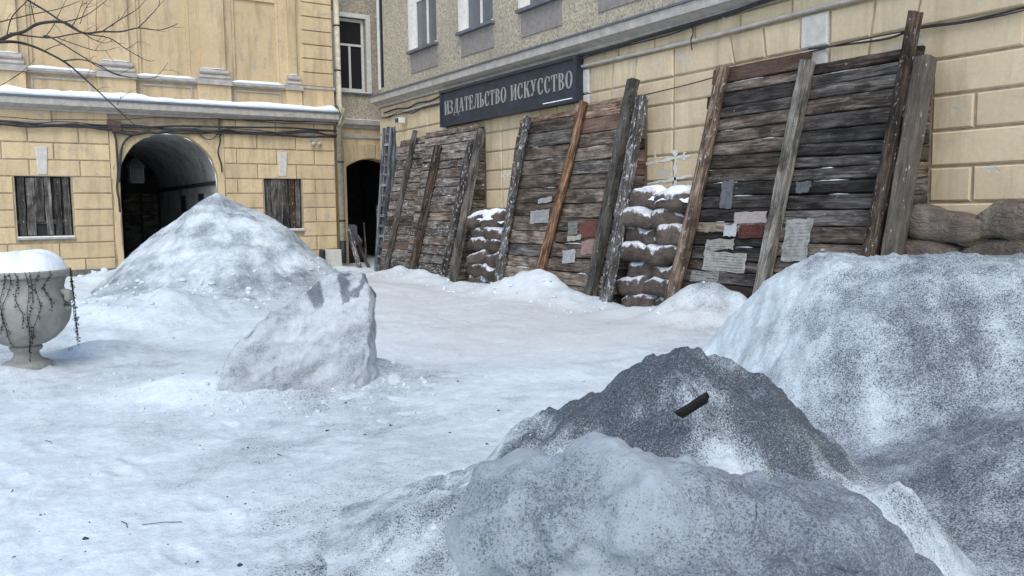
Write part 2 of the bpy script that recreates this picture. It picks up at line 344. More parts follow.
def wall_sheet(W, u0, u1, w0, w1, holes, d=-0.03, reveal=0.3):
    us = sorted({u0, u1, *[h[0] for h in holes], *[h[1] for h in holes]}); ws = sorted({w0, w1, *[h[2] for h in holes], *[h[3] for h in holes]})
    us = [u for u in us if u0 <= u <= u1]; ws = [w_ for w_ in ws if w0 <= w_ <= w1]; V, Fc = [], []
    for a, b in zip(us, us[1:]):
        for c, e in zip(ws, ws[1:]):
            mu, mw = (a+b)/2, (c+e)/2
            if any(h[0] < mu < h[1] and h[2] < mw < h[3] for h in holes): continue
            n = len(V); V += [W(a, c, d), W(b, c, d), W(b, e, d), W(a, e, d)]; Fc.append((n, n+1, n+2, n+3))
    for h in holes:
        if len(h) > 4 and h[4] == 0: continue
        c4 = [(h[0], h[2]), (h[1], h[2]), (h[1], h[3]), (h[0], h[3])]
        for (a, b) in zip(c4, c4[1:]+c4[:1]):
            n = len(V); V += [W(*a, d), W(*b, d), W(*b, d-reveal), W(*a, d-reveal)]; Fc.append((n, n+1, n+2, n+3))
    return V, Fc
def timber_vf(L, wd, th, seg=10, jit=0.012, ends=0.03):
    """sawn timber along X centred on the origin, uneven edges: Y = width, Z = thickness"""
    V, Fc = [], []; ph = random.uniform(0, 99)
    for i in range(seg+1):
        x = -L/2+L*i/seg
        e = 0 if 0 < i < seg else random.uniform(-ends, ends)
        a = jit*math.sin(ph+i*1.7)+random.uniform(-jit, jit); b = jit*math.sin(ph*1.3+i*1.1)+random.uniform(-jit, jit); zt = random.uniform(-jit, jit)*0.6
        ch = min(wd, th)*0.16
        for (yy, zz) in ((-wd/2+a, -th/2), (wd/2+b, -th/2), (wd/2+b, th/2-ch+zt), (wd/2-ch+b, th/2+zt), (-wd/2+ch+a, th/2+zt), (-wd/2+a, th/2-ch+zt)):
            V.append((x+e*(1 if yy > 0 else 0.3), yy, zz))
    for i in range(seg):
        for k in range(6): k2 = (k+1) % 6; Fc.append((i*6+k, i*6+k2, (i+1)*6+k2, (i+1)*6+k))
    return V, Fc+[tuple(range(6))[::-1], tuple(range(seg*6, seg*6+6))]
def log_vf(L, r0, r1, seg=12, rings=16, bend=0.04):
    V, Fc = [], []; p = random.uniform(0, 9)
    for i in range(rings+1):
        t = i/rings; x = -L/2+L*t; r = r0+(r1-r0)*t
        oy, oz = bend*math.sin(p+t*3.3), bend*math.cos(p*2+t*2.6)
        for k in range(seg):
            a = 2*math.pi*k/seg; rr = r*(1+0.06*math.sin(3*a+p+t*2)+random.uniform(-0.05, 0.05))
            V.append((x+(random.uniform(-.02, .02) if i in (0, rings) else 0), oy+rr*math.cos(a), oz+rr*math.sin(a)))
    for i in range(rings):
        for k in range(seg): k2 = (k+1) % seg; Fc.append((i*seg+k, i*seg+k2, (i+1)*seg+k2, (i+1)*seg+k))
    return V, Fc+[tuple(range(seg))[::-1], tuple(range(rings*seg, rings*seg+seg))]
def frame_m(a, b, face):
    """matrix with X from a to b, Z as near to 'face' as can be, origin in the middle"""
    a, b = Vector(a), Vector(b); x = (b-a).normalized(); z = (Vector(face)-x*x.dot(Vector(face))).normalized(); y = z.cross(x)
    c = (a+b)/2; return Matrix(((x.x, y.x, z.x, c.x), (x.y, y.y, z.y, c.y), (x.z, y.z, z.z, c.z), (0, 0, 0, 1)))

# ------------------------------------------------------------------ the ground: packed, trodden snow
BUMPS = [ # x, y, rx, ry, height
    (2.3, 13.6, 1.9, 1.7, 0.46), (4.4, 14.4, 2.0, 1.2, 0.10), (0.6, 15.5, 2.2, 1.8, 0.30), (-1.6, 12.5, 1.8, 2.5, 0.45),
    (2.9, 23.6, 1.3, 1.0, 0.30), (3.3, 24.8, 0.6, 0.6, 0.25), (9.3, 24.9, 1.2, 0.8, 0.18),
    (9.7, 20.6, 0.9, 1.9, 0.30), (9.4, 18.6, 0.9, 1.4, 0.22), (9.55, 14.0, 0.75, 0.95, 0.62), (9.3, 15.0, 0.7, 1.0, 0.30), (9.5, 12.6, 0.8, 1.3, 0.32),
    (9.55, 9.1, 1.0, 1.0, 0.72), (9.2, 10.6, 0.8, 0.9, 0.18), (10.0, 7.3, 0.8, 1.0, 0.5), (9.6, 16.6, .8, 1.0, 0.2),
    (0.35, 10.2, 0.5, 0.5, 0.10), (1.2, 10.9, 0.7, 0.6, 0.16), (2.6, 7.75, 1.1, 0.5, 0.14), (1.65, 8.2, 0.7, 0.6, 0.12), (3.4, 8.0, 0.5, 0.4, 0.10)]
def gh(x, y, detail=True):
    x = np.asarray(x, float); y = np.asarray(y, float)
    h = -0.16*sst(7.8, 9.4, x)*sst(28, 24, y) + 0.05*fbm(x*0.45, y*0.45, s=3, o=3)
    for cx, cy, rx, ry, hh in BUMPS:
        q = ((x-cx)/rx)**2+((y-cy)/ry)**2
        h = h + hh*np.exp(-q*1.6)*(1+0.25*fbm(x*2, y*2, s=int(cx*10) & 63, o=2))
    tr = 0.25+0.75*sst(-0.25, 0.5, fbm(x*0.35+4, y*0.35, s=11, o=2))       # rougher off the beaten track
    h = h + 0.020*tr*fbm(x*1.9, y*1.9, s=21, o=3)
    if detail:
        h = h + tr*0.013*fbm(x*5, y*5, s=31, o=3) + 0.007*(1-np.abs(fbm(x*9, y*9, s=47, o=3)))*tr + 0.004*fbm(x*17, y*17, s=41, o=2) + 0.02*np.clip(vn(x*7, y*7, s=45)-0.55, 0, 1)*tr
    return h
def gz(x, y): return float(gh(np.array([x]), np.array([y]), False)[0])
def attr(me, name, vals):
    a = me.attributes.new(name, 'FLOAT', 'POINT'); a.data.foreach_set('value', np.clip(vals, 0, 1.5).astype(np.float32))
def grid_mesh(name, P, nu, nv, wrap=False):
    idx = np.arange(nu*nv).reshape(nu, nv)
    a = idx[:-1, :-1]; b = idx[1:, :-1]; c = idx[1:, 1:]; d = idx[:-1, 1:]
    q = np.stack([a, b, c, d], -1).reshape(-1, 4)
    me = bpy.data.meshes.new(name); me.vertices.add(len(P)); me.vertices.foreach_set('co', P.astype(np.float32).ravel())
    me.loops.add(q.size); me.loops.foreach_set('vertex_index', q.ravel().astype(np.int32))
    me.polygons.add(len(q)); me.polygons.foreach_set('loop_start', np.arange(0, q.size, 4, dtype=np.int32))
    me.polygons.foreach_set('use_smooth', np.ones(len(q), bool)); me.update(calc_edges=True); me.validate(); return me
def build_ground():
    fwd = math.radians(32.9); fine = np.arange(-44, 44.01, 0.16); coarse = np.arange(50, 311, 8.0)
    th = np.radians(np.concatenate([fine, coarse, [316.0]])); r = np.concatenate([[0.01], 0.6*np.exp(np.linspace(0, math.log(120/0.6), 640))])
    R, T = np.meshgrid(r, th, indexing='ij'); x = R*np.sin(fwd+T); y = R*np.cos(fwd+T)
    z = gh(x, y); z = z*sst(60, 40, R)
    rs = np.random.default_rng(12)                       # footprints trodden into the yard
    for _ in range(420):
        if rs.random() < 0.6: fx, fy = rs.uniform(-0.5, 4.2), rs.uniform(3.2, 13.0)
        else: fx, fy = rs.uniform(2.5, 8.5), rs.uniform(8.0, 20.0)
        t = rs.uniform(0, 6.28); m = (np.abs(x-fx) < 0.3) & (np.abs(y-fy) < 0.3)
        if not m.any(): continue
        a = (x[m]-fx)*np.cos(t)+(y[m]-fy)*np.sin(t); b = -(x[m]-fx)*np.sin(t)+(y[m]-fy)*np.cos(t); q = (a/0.15)**2+(b/0.062)**2
        z[m] += rs.uniform(0.3, 1.0)*(-0.014*np.exp(-q**1.5)+0.007*np.exp(-((np.sqrt(q)-1.35)/0.3)**2))
    me = grid_mesh('snow_ground', np.stack([x, y, z], -1).reshape(-1, 3), len(r), len(th))
    d = 0.20+0.14*fbm(x*0.5, y*0.5, s=51, o=3)+0.10*fbm(x*3, y*3, s=52, o=2)
    def near(cx, cy, rx, ry, k): return k*np.exp(-(((x-cx)/rx)**2+((y-cy)/ry)**2))
    d = d+near(2.9, 7.5, 1.6, 0.6, 0.34)+near(3.7, 8.0, 0.9, 0.8, 0.22)+near(1.6, 3.5, 1.0, 1.0, 0.32)+near(2.6, 3.1, 1.2, 1.2, 0.3)+near(7, 4.5, 3.3, 3.3, 0.3)+near(3.6, 15.6, 3.0, 2.0, 0.15)
    d = d+near(3, 13.0, 2.6, 1.2, 0.12)+near(4.0, 2.0, 1.2, 1.4, 0.55)+near(9.5, 9.2, 1.2, 1.2, 0.28)+near(9.6, 14, 1.0, 1.5, 0.12)+near(1.2, 7.0, 2.0, 2.0, 0.10)+near(0.5, 10.5, 2.0, 2.0, 0.14)
    pth = sst(3.6, 5.2, x)*sst(9.8, 8.6, x)*sst(7, 9, y)*sst(23, 19, y)
    attr(me, 'dirt', d.ravel()); attr(me, 'path', pth.ravel())
    o = link('snow_ground', me, 'ground_snow'); tag(o, kind='structure'); return o
build_ground()

def smax(a, b, k): 
    h = np.clip(0.5+0.5*(a-b)/k, 0, 1); return b*(1-h)+a*h+k*h*(1-h)
def pile(name, label, cx, cy, R, n, hfun, dirtfun, mat):
    u = np.linspace(-R, R, n); X, Y = np.meshgrid(u, u, indexing='ij'); x = X+cx; y = Y+cy
    z = hfun(x, y); edge = np.sqrt(X**2+Y**2)
    base = gh(x, y); zz = base-0.045+z; zz = np.where(z < 0.02, base-0.045, zz)
    P = np.stack([X, Y, zz], -1).reshape(-1, 3); me = grid_mesh(name, P, n, n)
    # drop the faces that lie under the ground
    bm = bmesh.new(); bm.from_mesh(me); L = bm.verts.layers.float.new('dirt'); zf = z.ravel()
    dead = [v for v in bm.verts if zf[v.index] < 0.03]; dv = dirtfun(x, y, z).ravel()
    for v in bm.verts: v[L] = float(min(max(dv[v.index], 0), 1.4))
    bmesh.ops.delete(bm, geom=dead, context='VERTS'); bm.to_mesh(me); bm.free()
    o = link(name, me, mat, None, Matrix.Translation((cx, cy, 0))); return tag(o, label, 'snow pile')
def rid(x, y, s, o=4):
    return 1-np.abs(fbm(x, y, s=s, o=o))
# big pile at the right
def h_right(x, y):
    wx = x+0.16*fbm(x*0.8, y*0.8, s=61, o=2); wy = y+0.16*fbm(x*0.8, y*0.8, s=62, o=2)
    q = np.sqrt(((wx-6.8)/2.2)**2+((wy-3.98)/2.55)**2)
    h = 1.38*(1-sst(0.22, 1.06, q))
    h2 = 0.55*(1-sst(0.1, 1.1, np.sqrt(((x-5.6)/1.9)**2+((y-2.0)/1.7)**2)))
    h = smax(h, h2, 0.25)-0.02
    m = sst(0.02, 0.35, h)
    return h+m*(0.025*fbm(x*1.1, y*1.1, s=63, o=2)+0.018*fbm(x*3, y*3, s=64, o=3)+0.030*(rid((x+y)*2.2, (x-y)*6.0, 65, 3)-0.6)+0.05*np.clip(vn(x*6, y*6, s=69)-0.6, 0, 1)+0.010*fbm(x*16, y*16, s=66, o=2))
def d_right(x, y, z):
    lee = sst(-2.2, -0.2, 0.5*(x-7.0)-0.866*(y-3.85)+0.25*fbm(x*1.5, y*1.5, s=60, o=2))
    return 0.30+0.46*lee+0.10*fbm((x+y)*0.6, (x-y)*2.6, s=67, o=4)+0.07*fbm(x*5, y*5, s=68, o=2)
pile('snow_pile', 'big rounded pile of gritty grey snow at the right edge before the sandbags', 6.9, 3.6, 4.2, 300, h_right, d_right, 'pile_snow')
# sooty pile close to the camera
def h_near(x, y):
    wx = x+0.10*fbm(x*2, y*2, s=71, o=2); wy = y+0.10*fbm(x*2, y*2, s=72, o=2)
    a = wx-3.02; b = wy-3.03; u_ = a*0.707-b*0.707; v_ = a*0.707+b*0.707           # across the view, along the view
    q = np.sqrt((u_/np.where(u_ < 0, 1.42, 1.5))**2+(v_/1.25)**2)
    h = 1.13*np.clip(1-q, 0, 1)**1.0; h = np.minimum(h, 0.80+0.28*h) if False else h
    h = 1.02*(1-np.clip(q, 0, 1)**1.05)*sst(1.05, 0.7, q)*0.5+0.5*h
    h = np.where(h > 0.86, 0.86+0.45*(h-0.86), h)
    sh = 0.30*(1-sst(0.0, 1.05, np.sqrt(((u_+1.0)/1.15)**2+((v_+0.25)/1.1)**2)))
    h = smax(h, sh, 0.12)-0.02
    m = sst(0.02, 0.3, h)
    return h+m*(0.055*fbm(x*2.6, y*2.6, s=73, o=2)+0.015*(rid(x*4.2, y*4.2, 74, 2)-0.7)+0.018*fbm(x*9, y*9, s=75, o=3)+0.05*np.clip(vn(x*11, y*11, s=79)-0.45, 0, 1)+0.025*np.clip(vn(x*23, y*23, s=80)-0.5, 0, 1)+0.10*np.clip(vn(x*4.3, y*4.3, s=59)-0.1, 0, 0.35)+0.007*fbm(x*32, y*32, s=76, o=2))
def d_near(x, y, z):
    return 0.57+0.63*sst(0.3, 0.95, z)+(0.10+0.22*sst(0.2, 0.6, z))*fbm(x*3.2, y*3.2, s=77, o=3)+0.16*fbm(x*8, y*8, s=78, o=2)
pile('snow_pile', 'black sooty peaked snow pile close up in the foreground', 2.9, 2.95, 2.1, 330, h_near, d_near, 'near_snow')
# tall pile before the arch
def h_left(x, y):
    wx = x+0.22*fbm(x*0.7, y*0.7, s=81, o=2); wy = y+0.25*fbm(x*0.7, y*0.7, s=82, o=2)
    a = wx-4.55; b = wy-19.4
    q = np.sqrt((a/np.where(a < 0, 2.7, 3.3))**2+(b/3.3)**2)
    h = 2.38*np.clip(1-q, 0, 1)**1.12+0.02; h = np.where(h > 1.8, 1.8+0.68*(h-1.8), h)
    m = sst(0.02, 0.5, h)
    return h-0.02+m*(0.11*fbm(x*0.8, y*0.8, s=83, o=2)+0.035*fbm(x*2.6, y*2.6, s=84, o=3)+0.012*fbm(x*8, y*8, s=85, o=2)+0.10*np.clip(vn(x*3.5, y*3.5, s=88)-0.5, 0, 1)+0.06*np.clip(vn(x*9, y*9, s=89)-0.55, 0, 1))
def d_left(x, y, z):
    return 0.53+0.12*fbm(x*1.2, y*1.6+z*5.0, s=86, o=4)+0.08*sst(0.9, 0.2, z)+0.12*fbm(x*3, y*3, s=87, o=2)
pile('snow_pile', 'tall pointed heap of pale grey snow in front of the archway', 4.6, 19.2, 4.2, 240, h_left, d_left, 'pile_snow')

def voxel_blob(name, label, hulls, vox, disp, dirtfun, mat, catg):
    """lump of ice: convex hulls joined, voxel remeshed, then broken up by noise"""
    bm = bmesh.new(); allp = np.array([tuple(p) for h in hulls for p in h]); c = Vector(((allp[:, 0].min()+allp[:, 0].max())/2, (allp[:, 1].min()+allp[:, 1].max())/2, allp[:, 2].min()))
    for h in hulls:
        vs_ = [bm.verts.new(Vector(p)-c) for p in h]; r = bmesh.ops.convex_hull(bm, input=vs_)
        bmesh.ops.delete(bm, geom=[v for v in r['geom_interior'] if isinstance(v, bmesh.types.BMVert)], context='VERTS')
    me = bpy.data.meshes.new(name); bm.to_mesh(me); bm.free()
    o = bpy.data.objects.new(name, me); COL.objects.link(o)
    rm = o.modifiers.new('r', 'REMESH'); rm.mode = 'VOXEL'; rm.voxel_size = vox
    sm = o.modifiers.new('s', 'SMOOTH'); sm.factor = 0.5; sm.iterations = 5
    dg = bpy.context.evaluated_depsgraph_get(); me2 = bpy.data.meshes.new_from_object(o.evaluated_get(dg)); o.modifiers.clear()
    o.data = me2; n = len(me2.vertices); co = np.empty(n*3, np.float32); me2.vertices.foreach_get('co', co); co = co.reshape(-1, 3).astype(float)
    no = np.empty(n*3, np.float32); me2.vertices.foreach_get('normal', no); no = no.reshape(-1, 3)
    co = co+no*disp(co)[:, None]; me2.vertices.foreach_set('co', co.astype(np.float32).ravel())
    me2.polygons.foreach_set('use_smooth', np.ones(len(me2.polygons), bool)); me2.update()
    attr(me2, 'dirt', dirtfun(co, no)); me2.materials.clear(); me2.materials.append(M[mat])
    o.location = c; me2.name = name; return tag(o, label, catg)
# leaning slab of dirty ice in the middle
def slab():
    out = [(214, 392, 0), (224, 352, 0.06), (262, 316, 0.16), (300, 291, 0.26), (322, 275, 0.34), (346, 267, 0.36), (362, 271, 0.34), (373, 284, 0.26), (369, 320, 0.12), (371, 350, 0.05), (357, 372, 0.0), (330, 386, -0.04), (298, 400, -0.06), (255, 404, -0.04)]
    front = []; back = []
    fh = Vector((_f.x, _f.y, 0)).normalized()
    for px, py, k in out:
        dep = 7.55+(px-214)/160*0.30+k*1.1; p = at_depth(px, py, dep); front.append(p)
        q = p+fh*(0.45+0.25*k); back.append(Vector((q.x, q.y, q.z*0.86-0.06)))
    base = [Vector((p.x, p.y, -0.12)) for p in front if p.z < 0.25]+[Vector((p.x, p.y, -0.12)) for p in back if p.z < 0.3]
    def disp(c):
        x, y, z = c.T
        return 0.055*fbm(x*2.4, y*2.4, z*2.4, s=91, o=3)+0.05*(1-np.abs(fbm(x*3.7, y*3.7, z*3.7, s=92, o=3))-0.7)+0.014*fbm(x*14, y*14, z*14, s=93, o=3)-0.03
    def dirt(c, n):
        x, y, z = c.T
        return 0.46+0.28*fbm((x+z)*1.4, (y+z)*1.4, (z-x*0.6)*5.0, s=94, o=3)+0.75*sst(0.80, 1.0, z+0.12*fbm(x*6, y*6, s=95, o=2))*sst(-0.25, -0.55, fbm(x*8, y*8, z*4, s=97, o=2))+0.2*sst(0.35, 0.1, z)  # third term: dark of hollows near the top put into the colour
    voxel_blob('ice_slab', 'leaning slab of dirty ice broken off in the middle of the yard', [front+back+base], 0.022, disp, dirt, 'slab_ice', 'ice slab')
slab()
# melted ice lump right before the camera
def lump():
    def ell(c, r, n=14, rot=0.0):
        P = []
        for i in range(1, n):
            for k in range(n*2):
                a = math.pi*i/n; b = math.pi*k/n; x, y, z = r[0]*math.sin(a)*math.cos(b), r[1]*math.sin(a)*math.sin(b), r[2]*math.cos(a)
                P.append(Vector((c[0]+x*math.cos(rot)-y*math.sin(rot), c[1]+x*math.sin(rot)+y*math.cos(rot), c[2]+z)))
        return P
    c0 = at_depth(640, 545, 2.75); c1 = at_depth(560, 530, 2.7); c2 = at_depth(765, 560, 2.75); c3 = at_depth(845, 605, 2.75); c4 = at_depth(700, 640, 2.5)
    H_ = [ell(c0, (0.42, 0.36, 0.33), rot=-0.78), ell(c1, (0.30, 0.26, 0.20), rot=-0.78), ell(c2, (0.42, 0.34, 0.27), rot=-0.78), ell(c3, (0.32, 0.28, 0.22), rot=-0.78), ell(c4, (0.6, 0.40, 0.28), rot=-0.78),
          ell((c0.x+0.1, c0.y+0.1, 0.15), (0.75, 0.45, 0.42), rot=-0.78)]
    def disp(c):
        x, y, z = c.T
        return 0.06*fbm(x*3.2, y*3.2, z*3.2, s=101, o=3)+0.028*fbm(x*8, y*8, z*8, s=102, o=3)+0.025*np.clip(vn(x*7, y*7, z*7, s=106)-0.4, 0, 1)+0.006*fbm(x*30, y*30, z*30, s=103, o=2)
    def dirt(c, n):
        x, y, z = c.T
        a = (x-y)*0.707
        return 0.50+0.32*sst(-0.15, 0.5, a)+0.26*fbm(x*2.6, y*2.6, z*2.6, s=108, o=3)+0.12*fbm(x*8, y*8, z*8, s=105, o=2)+0.35*np.exp(-((a-0.05)/0.22)**2-((z-0.82)/0.11)**2)  # last term: dark of a melted hollow put into the colour, not carved
    voxel_blob('ice_lump', 'smooth half melted grey ice lump at the bottom edge before the sooty pile', H_, 0.014, disp, dirt, 'lump_ice', 'ice lump')
lump()

# ------------------------------------------------------------------ left building: rusticated ground floor, pilasters above
LB = thing('yellow_building', (5, B, 0), 'yellow rusticated building with arched carriage passage and boarded windows', 'building')
LX0, LX1 = -9.0, 9.92
AX0, AX1, ASP = 3.52, 6.21, 2.70; AC, AR = (AX0+AX1)/2, (AX1-AX0)/2
WINS = [(0.95, 2.29, 1.12, 2.78), (7.60, 8.79, 1.18, 2.81)]
WINS_ALL = WINS+[(-3.2, -1.9, 1.12, 2.78)]
holes = [(*q, 1) for q in WINS_ALL]+[(AX0, AX1, -0.3, ASP+AR+0.001, 0)]
sheet = wall_sheet(LW, LX0, LX1, -0.3, 4.6, holes, -0.03, 0.14)
NA = 28
arc = [(AC+AR*math.cos(math.pi*i/NA), ASP+AR*math.sin(math.pi*i/NA)) for i in range(NA+1)]
sv, sf = [], []
for (a, b) in zip(arc, arc[1:]):
    n = len(sv); sv += [LW(*a, -0.03), LW(*b, -0.03), LW(b[0], ASP+AR+0.001, -0.03), LW(a[0], ASP+AR+0.001, -0.03)]; sf.append((n, n+1, n+2, n+3))
part(LB, 'wall', cat(sheet, (sv, sf)), 'joint')
part(LB, 'side_wall', wbox(LW, LX1-0.25, LX1, -0.3, 11.5, -9.0, -0.035), 'yellow')
def arch_u(w, side):        # the arch's outline at a height
    if w <= ASP: return AX0 if side < 0 else AX1
    k = max(0.0, AR**2-(w-ASP)**2); return AC+side*math.sqrt(k)
ROWS = [0.05, 0.50, 0.95, 1.40, 1.86, 2.31, 2.76, 3.21, 3.67, 4.12, 4.55]
J = 0.014
def row_blocks(u0, u1, w0, w1, phase, Lb, out):
    """cut a free run of one course into blocks"""
    a = u0; cuts = []; x = math.floor(u0/Lb)*Lb+phase
    while x < u1:
        if x > u0+0.25 and x < u1-0.25: cuts.append(x)
        x += Lb
    for c, e in zip([u0]+cuts, cuts+[u1]): out.append((c, e, w0, w1))
for ri, (w0, w1) in enumerate(zip(ROWS, ROWS[1:])):
    runs = [(LX0, LX1)]
    for (a, b, c, e) in WINS_ALL:
        if c < w1-0.12 and e > w0+0.12: runs = [s for (x, y) in runs for s in ([(x, a-0.03), (b+0.03, y)] if x < a and y > b else [(x, y)])]
    bl = []
    for (x, y) in runs:
        if w0 < ASP+AR+0.1 and x < AX0 and y > AX1:
            row_blocks(x, AX0-0.21, w0, w1, 0.6*(ri % 2)+0.1, 1.22, bl); row_blocks(AX1+0.21, y, w0, w1, 0.6*(ri % 2)+0.1, 1.22, bl)
        else: row_blocks(x, y, w0, w1, 0.6*(ri % 2)+0.1, 1.22, bl)
    for (a, b, c, e) in bl:
        q = [(a+J, c+J), (b-J, c+J), (b-J, e-J), (a+J, e-J)]
        part(LB, 'block', wblock(LW, q, -0.03, random.uniform(-0.004, 0.006)), 'yellow')
# archivolt: plaster band round the arch, chipped at the edge
V, Fc = [], []
path = [(AX0, 0.0)]+[(AX0, 0.3*k) for k in range(1, 9)]+arc[::-1]+[(AX1, 0.3*k) for k in range(8, 0, -1)]+[(AX1, 0.0)]
for i, (u_, w_) in enumerate(path):
    if w_ <= ASP: nx, nz = (-1 if u_ < AC else 1), 0
    else: nx, nz = (u_-AC)/AR, (w_-ASP)/AR
    k = 0.195+random.uniform(-0.035, 0.02) if i < 16 else 0.195+random.uniform(-0.012, 0.008)
    ch = random.choice([0, 0, 0.02, 0.035]) if i < 14 else random.choice([0, 0, 0.012])
    V += [LW(u_+nx*ch, w_+nz*ch, -0.25), LW(u_+nx*ch, w_+nz*ch, 0.0-ch*0.5), LW(u_+nx*(ch+0.02), w_+nz*(ch+0.02), 0.025), LW(u_+nx*k, w_+nz*k, 0.025), LW(u_+nx*k, w_+nz*k, -0.03)]
    if i:
        n = 5*i
        for j in range(4): Fc.append((n-5+j, n+j, n+j+1, n-5+j+1))
part(LB, 'archivolt', (V, Fc), 'yellow')
# corner triangles between the courses and the band are filled by the spandrel face
V, Fc = [], []
for side in (-1, 1):
    pr = []
    for i in range(15):
        a = math.pi/2*i/14; pr.append((AC+side*(AR+0.19)*math.cos(a), ASP+(AR+0.19)*math.sin(a)))
    for (a, b) in zip(pr, pr[1:]):
        n = len(V); ue = AC+side*(AR+0.212)
        V += [LW(*a, -0.008), LW(*b, -0.008), LW(ue, b[1], -0.008), LW(ue, a[1], -0.008)]; Fc.append((n, n+1, n+2, n+3))
part(LB, 'spandrel', (V, Fc), 'yellow')
# vaulted passage
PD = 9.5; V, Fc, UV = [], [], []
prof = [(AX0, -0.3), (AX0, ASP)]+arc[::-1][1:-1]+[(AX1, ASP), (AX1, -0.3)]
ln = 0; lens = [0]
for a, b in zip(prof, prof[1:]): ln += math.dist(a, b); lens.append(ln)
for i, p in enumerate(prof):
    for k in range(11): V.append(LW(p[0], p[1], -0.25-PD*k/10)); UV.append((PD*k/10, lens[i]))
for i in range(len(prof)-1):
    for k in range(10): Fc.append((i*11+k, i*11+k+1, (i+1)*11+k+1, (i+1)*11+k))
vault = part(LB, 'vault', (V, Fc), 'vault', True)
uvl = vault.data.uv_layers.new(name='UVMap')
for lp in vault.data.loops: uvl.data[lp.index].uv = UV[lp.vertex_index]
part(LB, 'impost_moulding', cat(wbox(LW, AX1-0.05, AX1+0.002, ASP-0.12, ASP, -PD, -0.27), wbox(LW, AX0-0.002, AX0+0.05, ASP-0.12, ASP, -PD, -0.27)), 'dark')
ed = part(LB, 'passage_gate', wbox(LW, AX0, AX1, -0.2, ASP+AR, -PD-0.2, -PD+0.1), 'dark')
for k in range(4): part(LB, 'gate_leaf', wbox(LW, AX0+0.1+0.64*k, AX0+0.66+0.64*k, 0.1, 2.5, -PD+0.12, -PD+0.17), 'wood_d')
for d_ in (1.9, 4.6): part(LB, 'niche_shade', wbox(LW, AX1-0.03, AX1+0.01, 1.2, 2.35, -d_-0.7, -d_), 'black_metal')  # flat black panels: the shade of the niches is put into the colour
# boarded windows
def boarded(q, seed, redone):
    random.seed(seed); a, b, c, e = q
    wn = part(LB, 'window', wbox(LW, a+0.002, b-0.002, c+0.002, e-0.002, -0.20, -0.165), 'dark')
    part(LB, 'window_sill', wbox(LW, a-0.03, b+0.03, c-0.05, c-0.004, -0.02, 0.06), 'moulding')
    part(LB, 'snow_strip', wbox(LW, a-0.01, b+0.01, c+0.002, c+0.03, -0.13, 0.045), 'fresh')
    n = 6; wdt = (b-a-0.06)/n
    for k in range(n):
        w_ = wdt*random.uniform(0.72, 0.97); u_ = a+0.03+wdt*(k+0.5)+random.uniform(-.012, .012); top = e-random.uniform(0.01, 0.06); bot = c+random.uniform(0.03, 0.07)
        if k == redone[0]: bot = c+redone[1]
        tl = random.uniform(-0.02, 0.02)
        mw = frame_m(LW(u_-tl, bot, -0.09), LW(u_+tl, top, -0.09), (0, -1, 0))
        me = mesh('board', *timber_vf(top-bot, w_, 0.03, 6, 0.006, 0.015))
        link('board', me, 'log_brown' if k == redone[2] else 'beam', wn, mw, (0.9, 0.9, 0.92, 1) if k % 2 else (0.62, 0.63, 0.66, 1))
    mw = frame_m(LW(a+0.02, c+0.42, -0.135), LW(b-0.02, c+0.40, -0.135), (0, -1, 0)); link('crossbar', mesh('crossbar', *timber_vf(b-a-0.05, 0.10, 0.03, 5)), 'wood_d', wn, mw)
boarded(WINS[0], 3, (2, 0.42, 9)); boarded(WINS[1], 11, (1, 0.30, 4)); boarded(WINS_ALL[2], 5, (3, 0.2, 9))
random.seed(21)
for q in WINS_ALL:      # grey keystone above each window
    c = (q[0]+q[1])/2; part(LB, 'keystone', wblock(LW, [(c-0.11, q[3]+0.03), (c+0.11, q[3]+0.03), (c+0.15, q[3]+0.78), (c-0.15, q[3]+0.78)], -0.03, 0.03), 'grey_stone')
# plinth, cornice, snow on it
for (a, b) in ((LX0, AX0-0.22), (AX1+0.22, LX1)): part(LB, 'plinth', wbox(LW, a, b, -0.3, 0.20, -0.03, 0.03), 'plinth')
def extr(W, prof, u0, u1):
    V = [W(u_, w_, d) for u_ in (u0, u1) for (d, w_) in prof]; n = len(prof)
    return V, [(i, (i+1) % n, n+(i+1) % n, n+i) for i in range(n)]+[tuple(range(n))[::-1], tuple(range(n, 2*n))]
part(LB, 'cornice', extr(LW, [(-0.03, 4.52), (0.05, 4.52), (0.06, 4.57), (0.20, 4.62), (0.30, 4.66), (0.31, 4.83), (0.26, 4.86), (-0.03, 4.89)], LX0, LX1+0.05), 'moulding')
part(LB, 'cornice_flashing', extr(LW, [(-0.03, 4.893), (0.335, 4.863), (0.335, 4.835), (0.345, 4.835), (0.345, 4.875), (-0.03, 4.905)], LX0, LX1+0.08), 'flash')
part(LB, 'string_course', extr(LW, [(-0.03, 4.16), (0.05, 4.16), (0.06, 4.22), (-0.03, 4.24)], LX0, LX1), 'moulding')
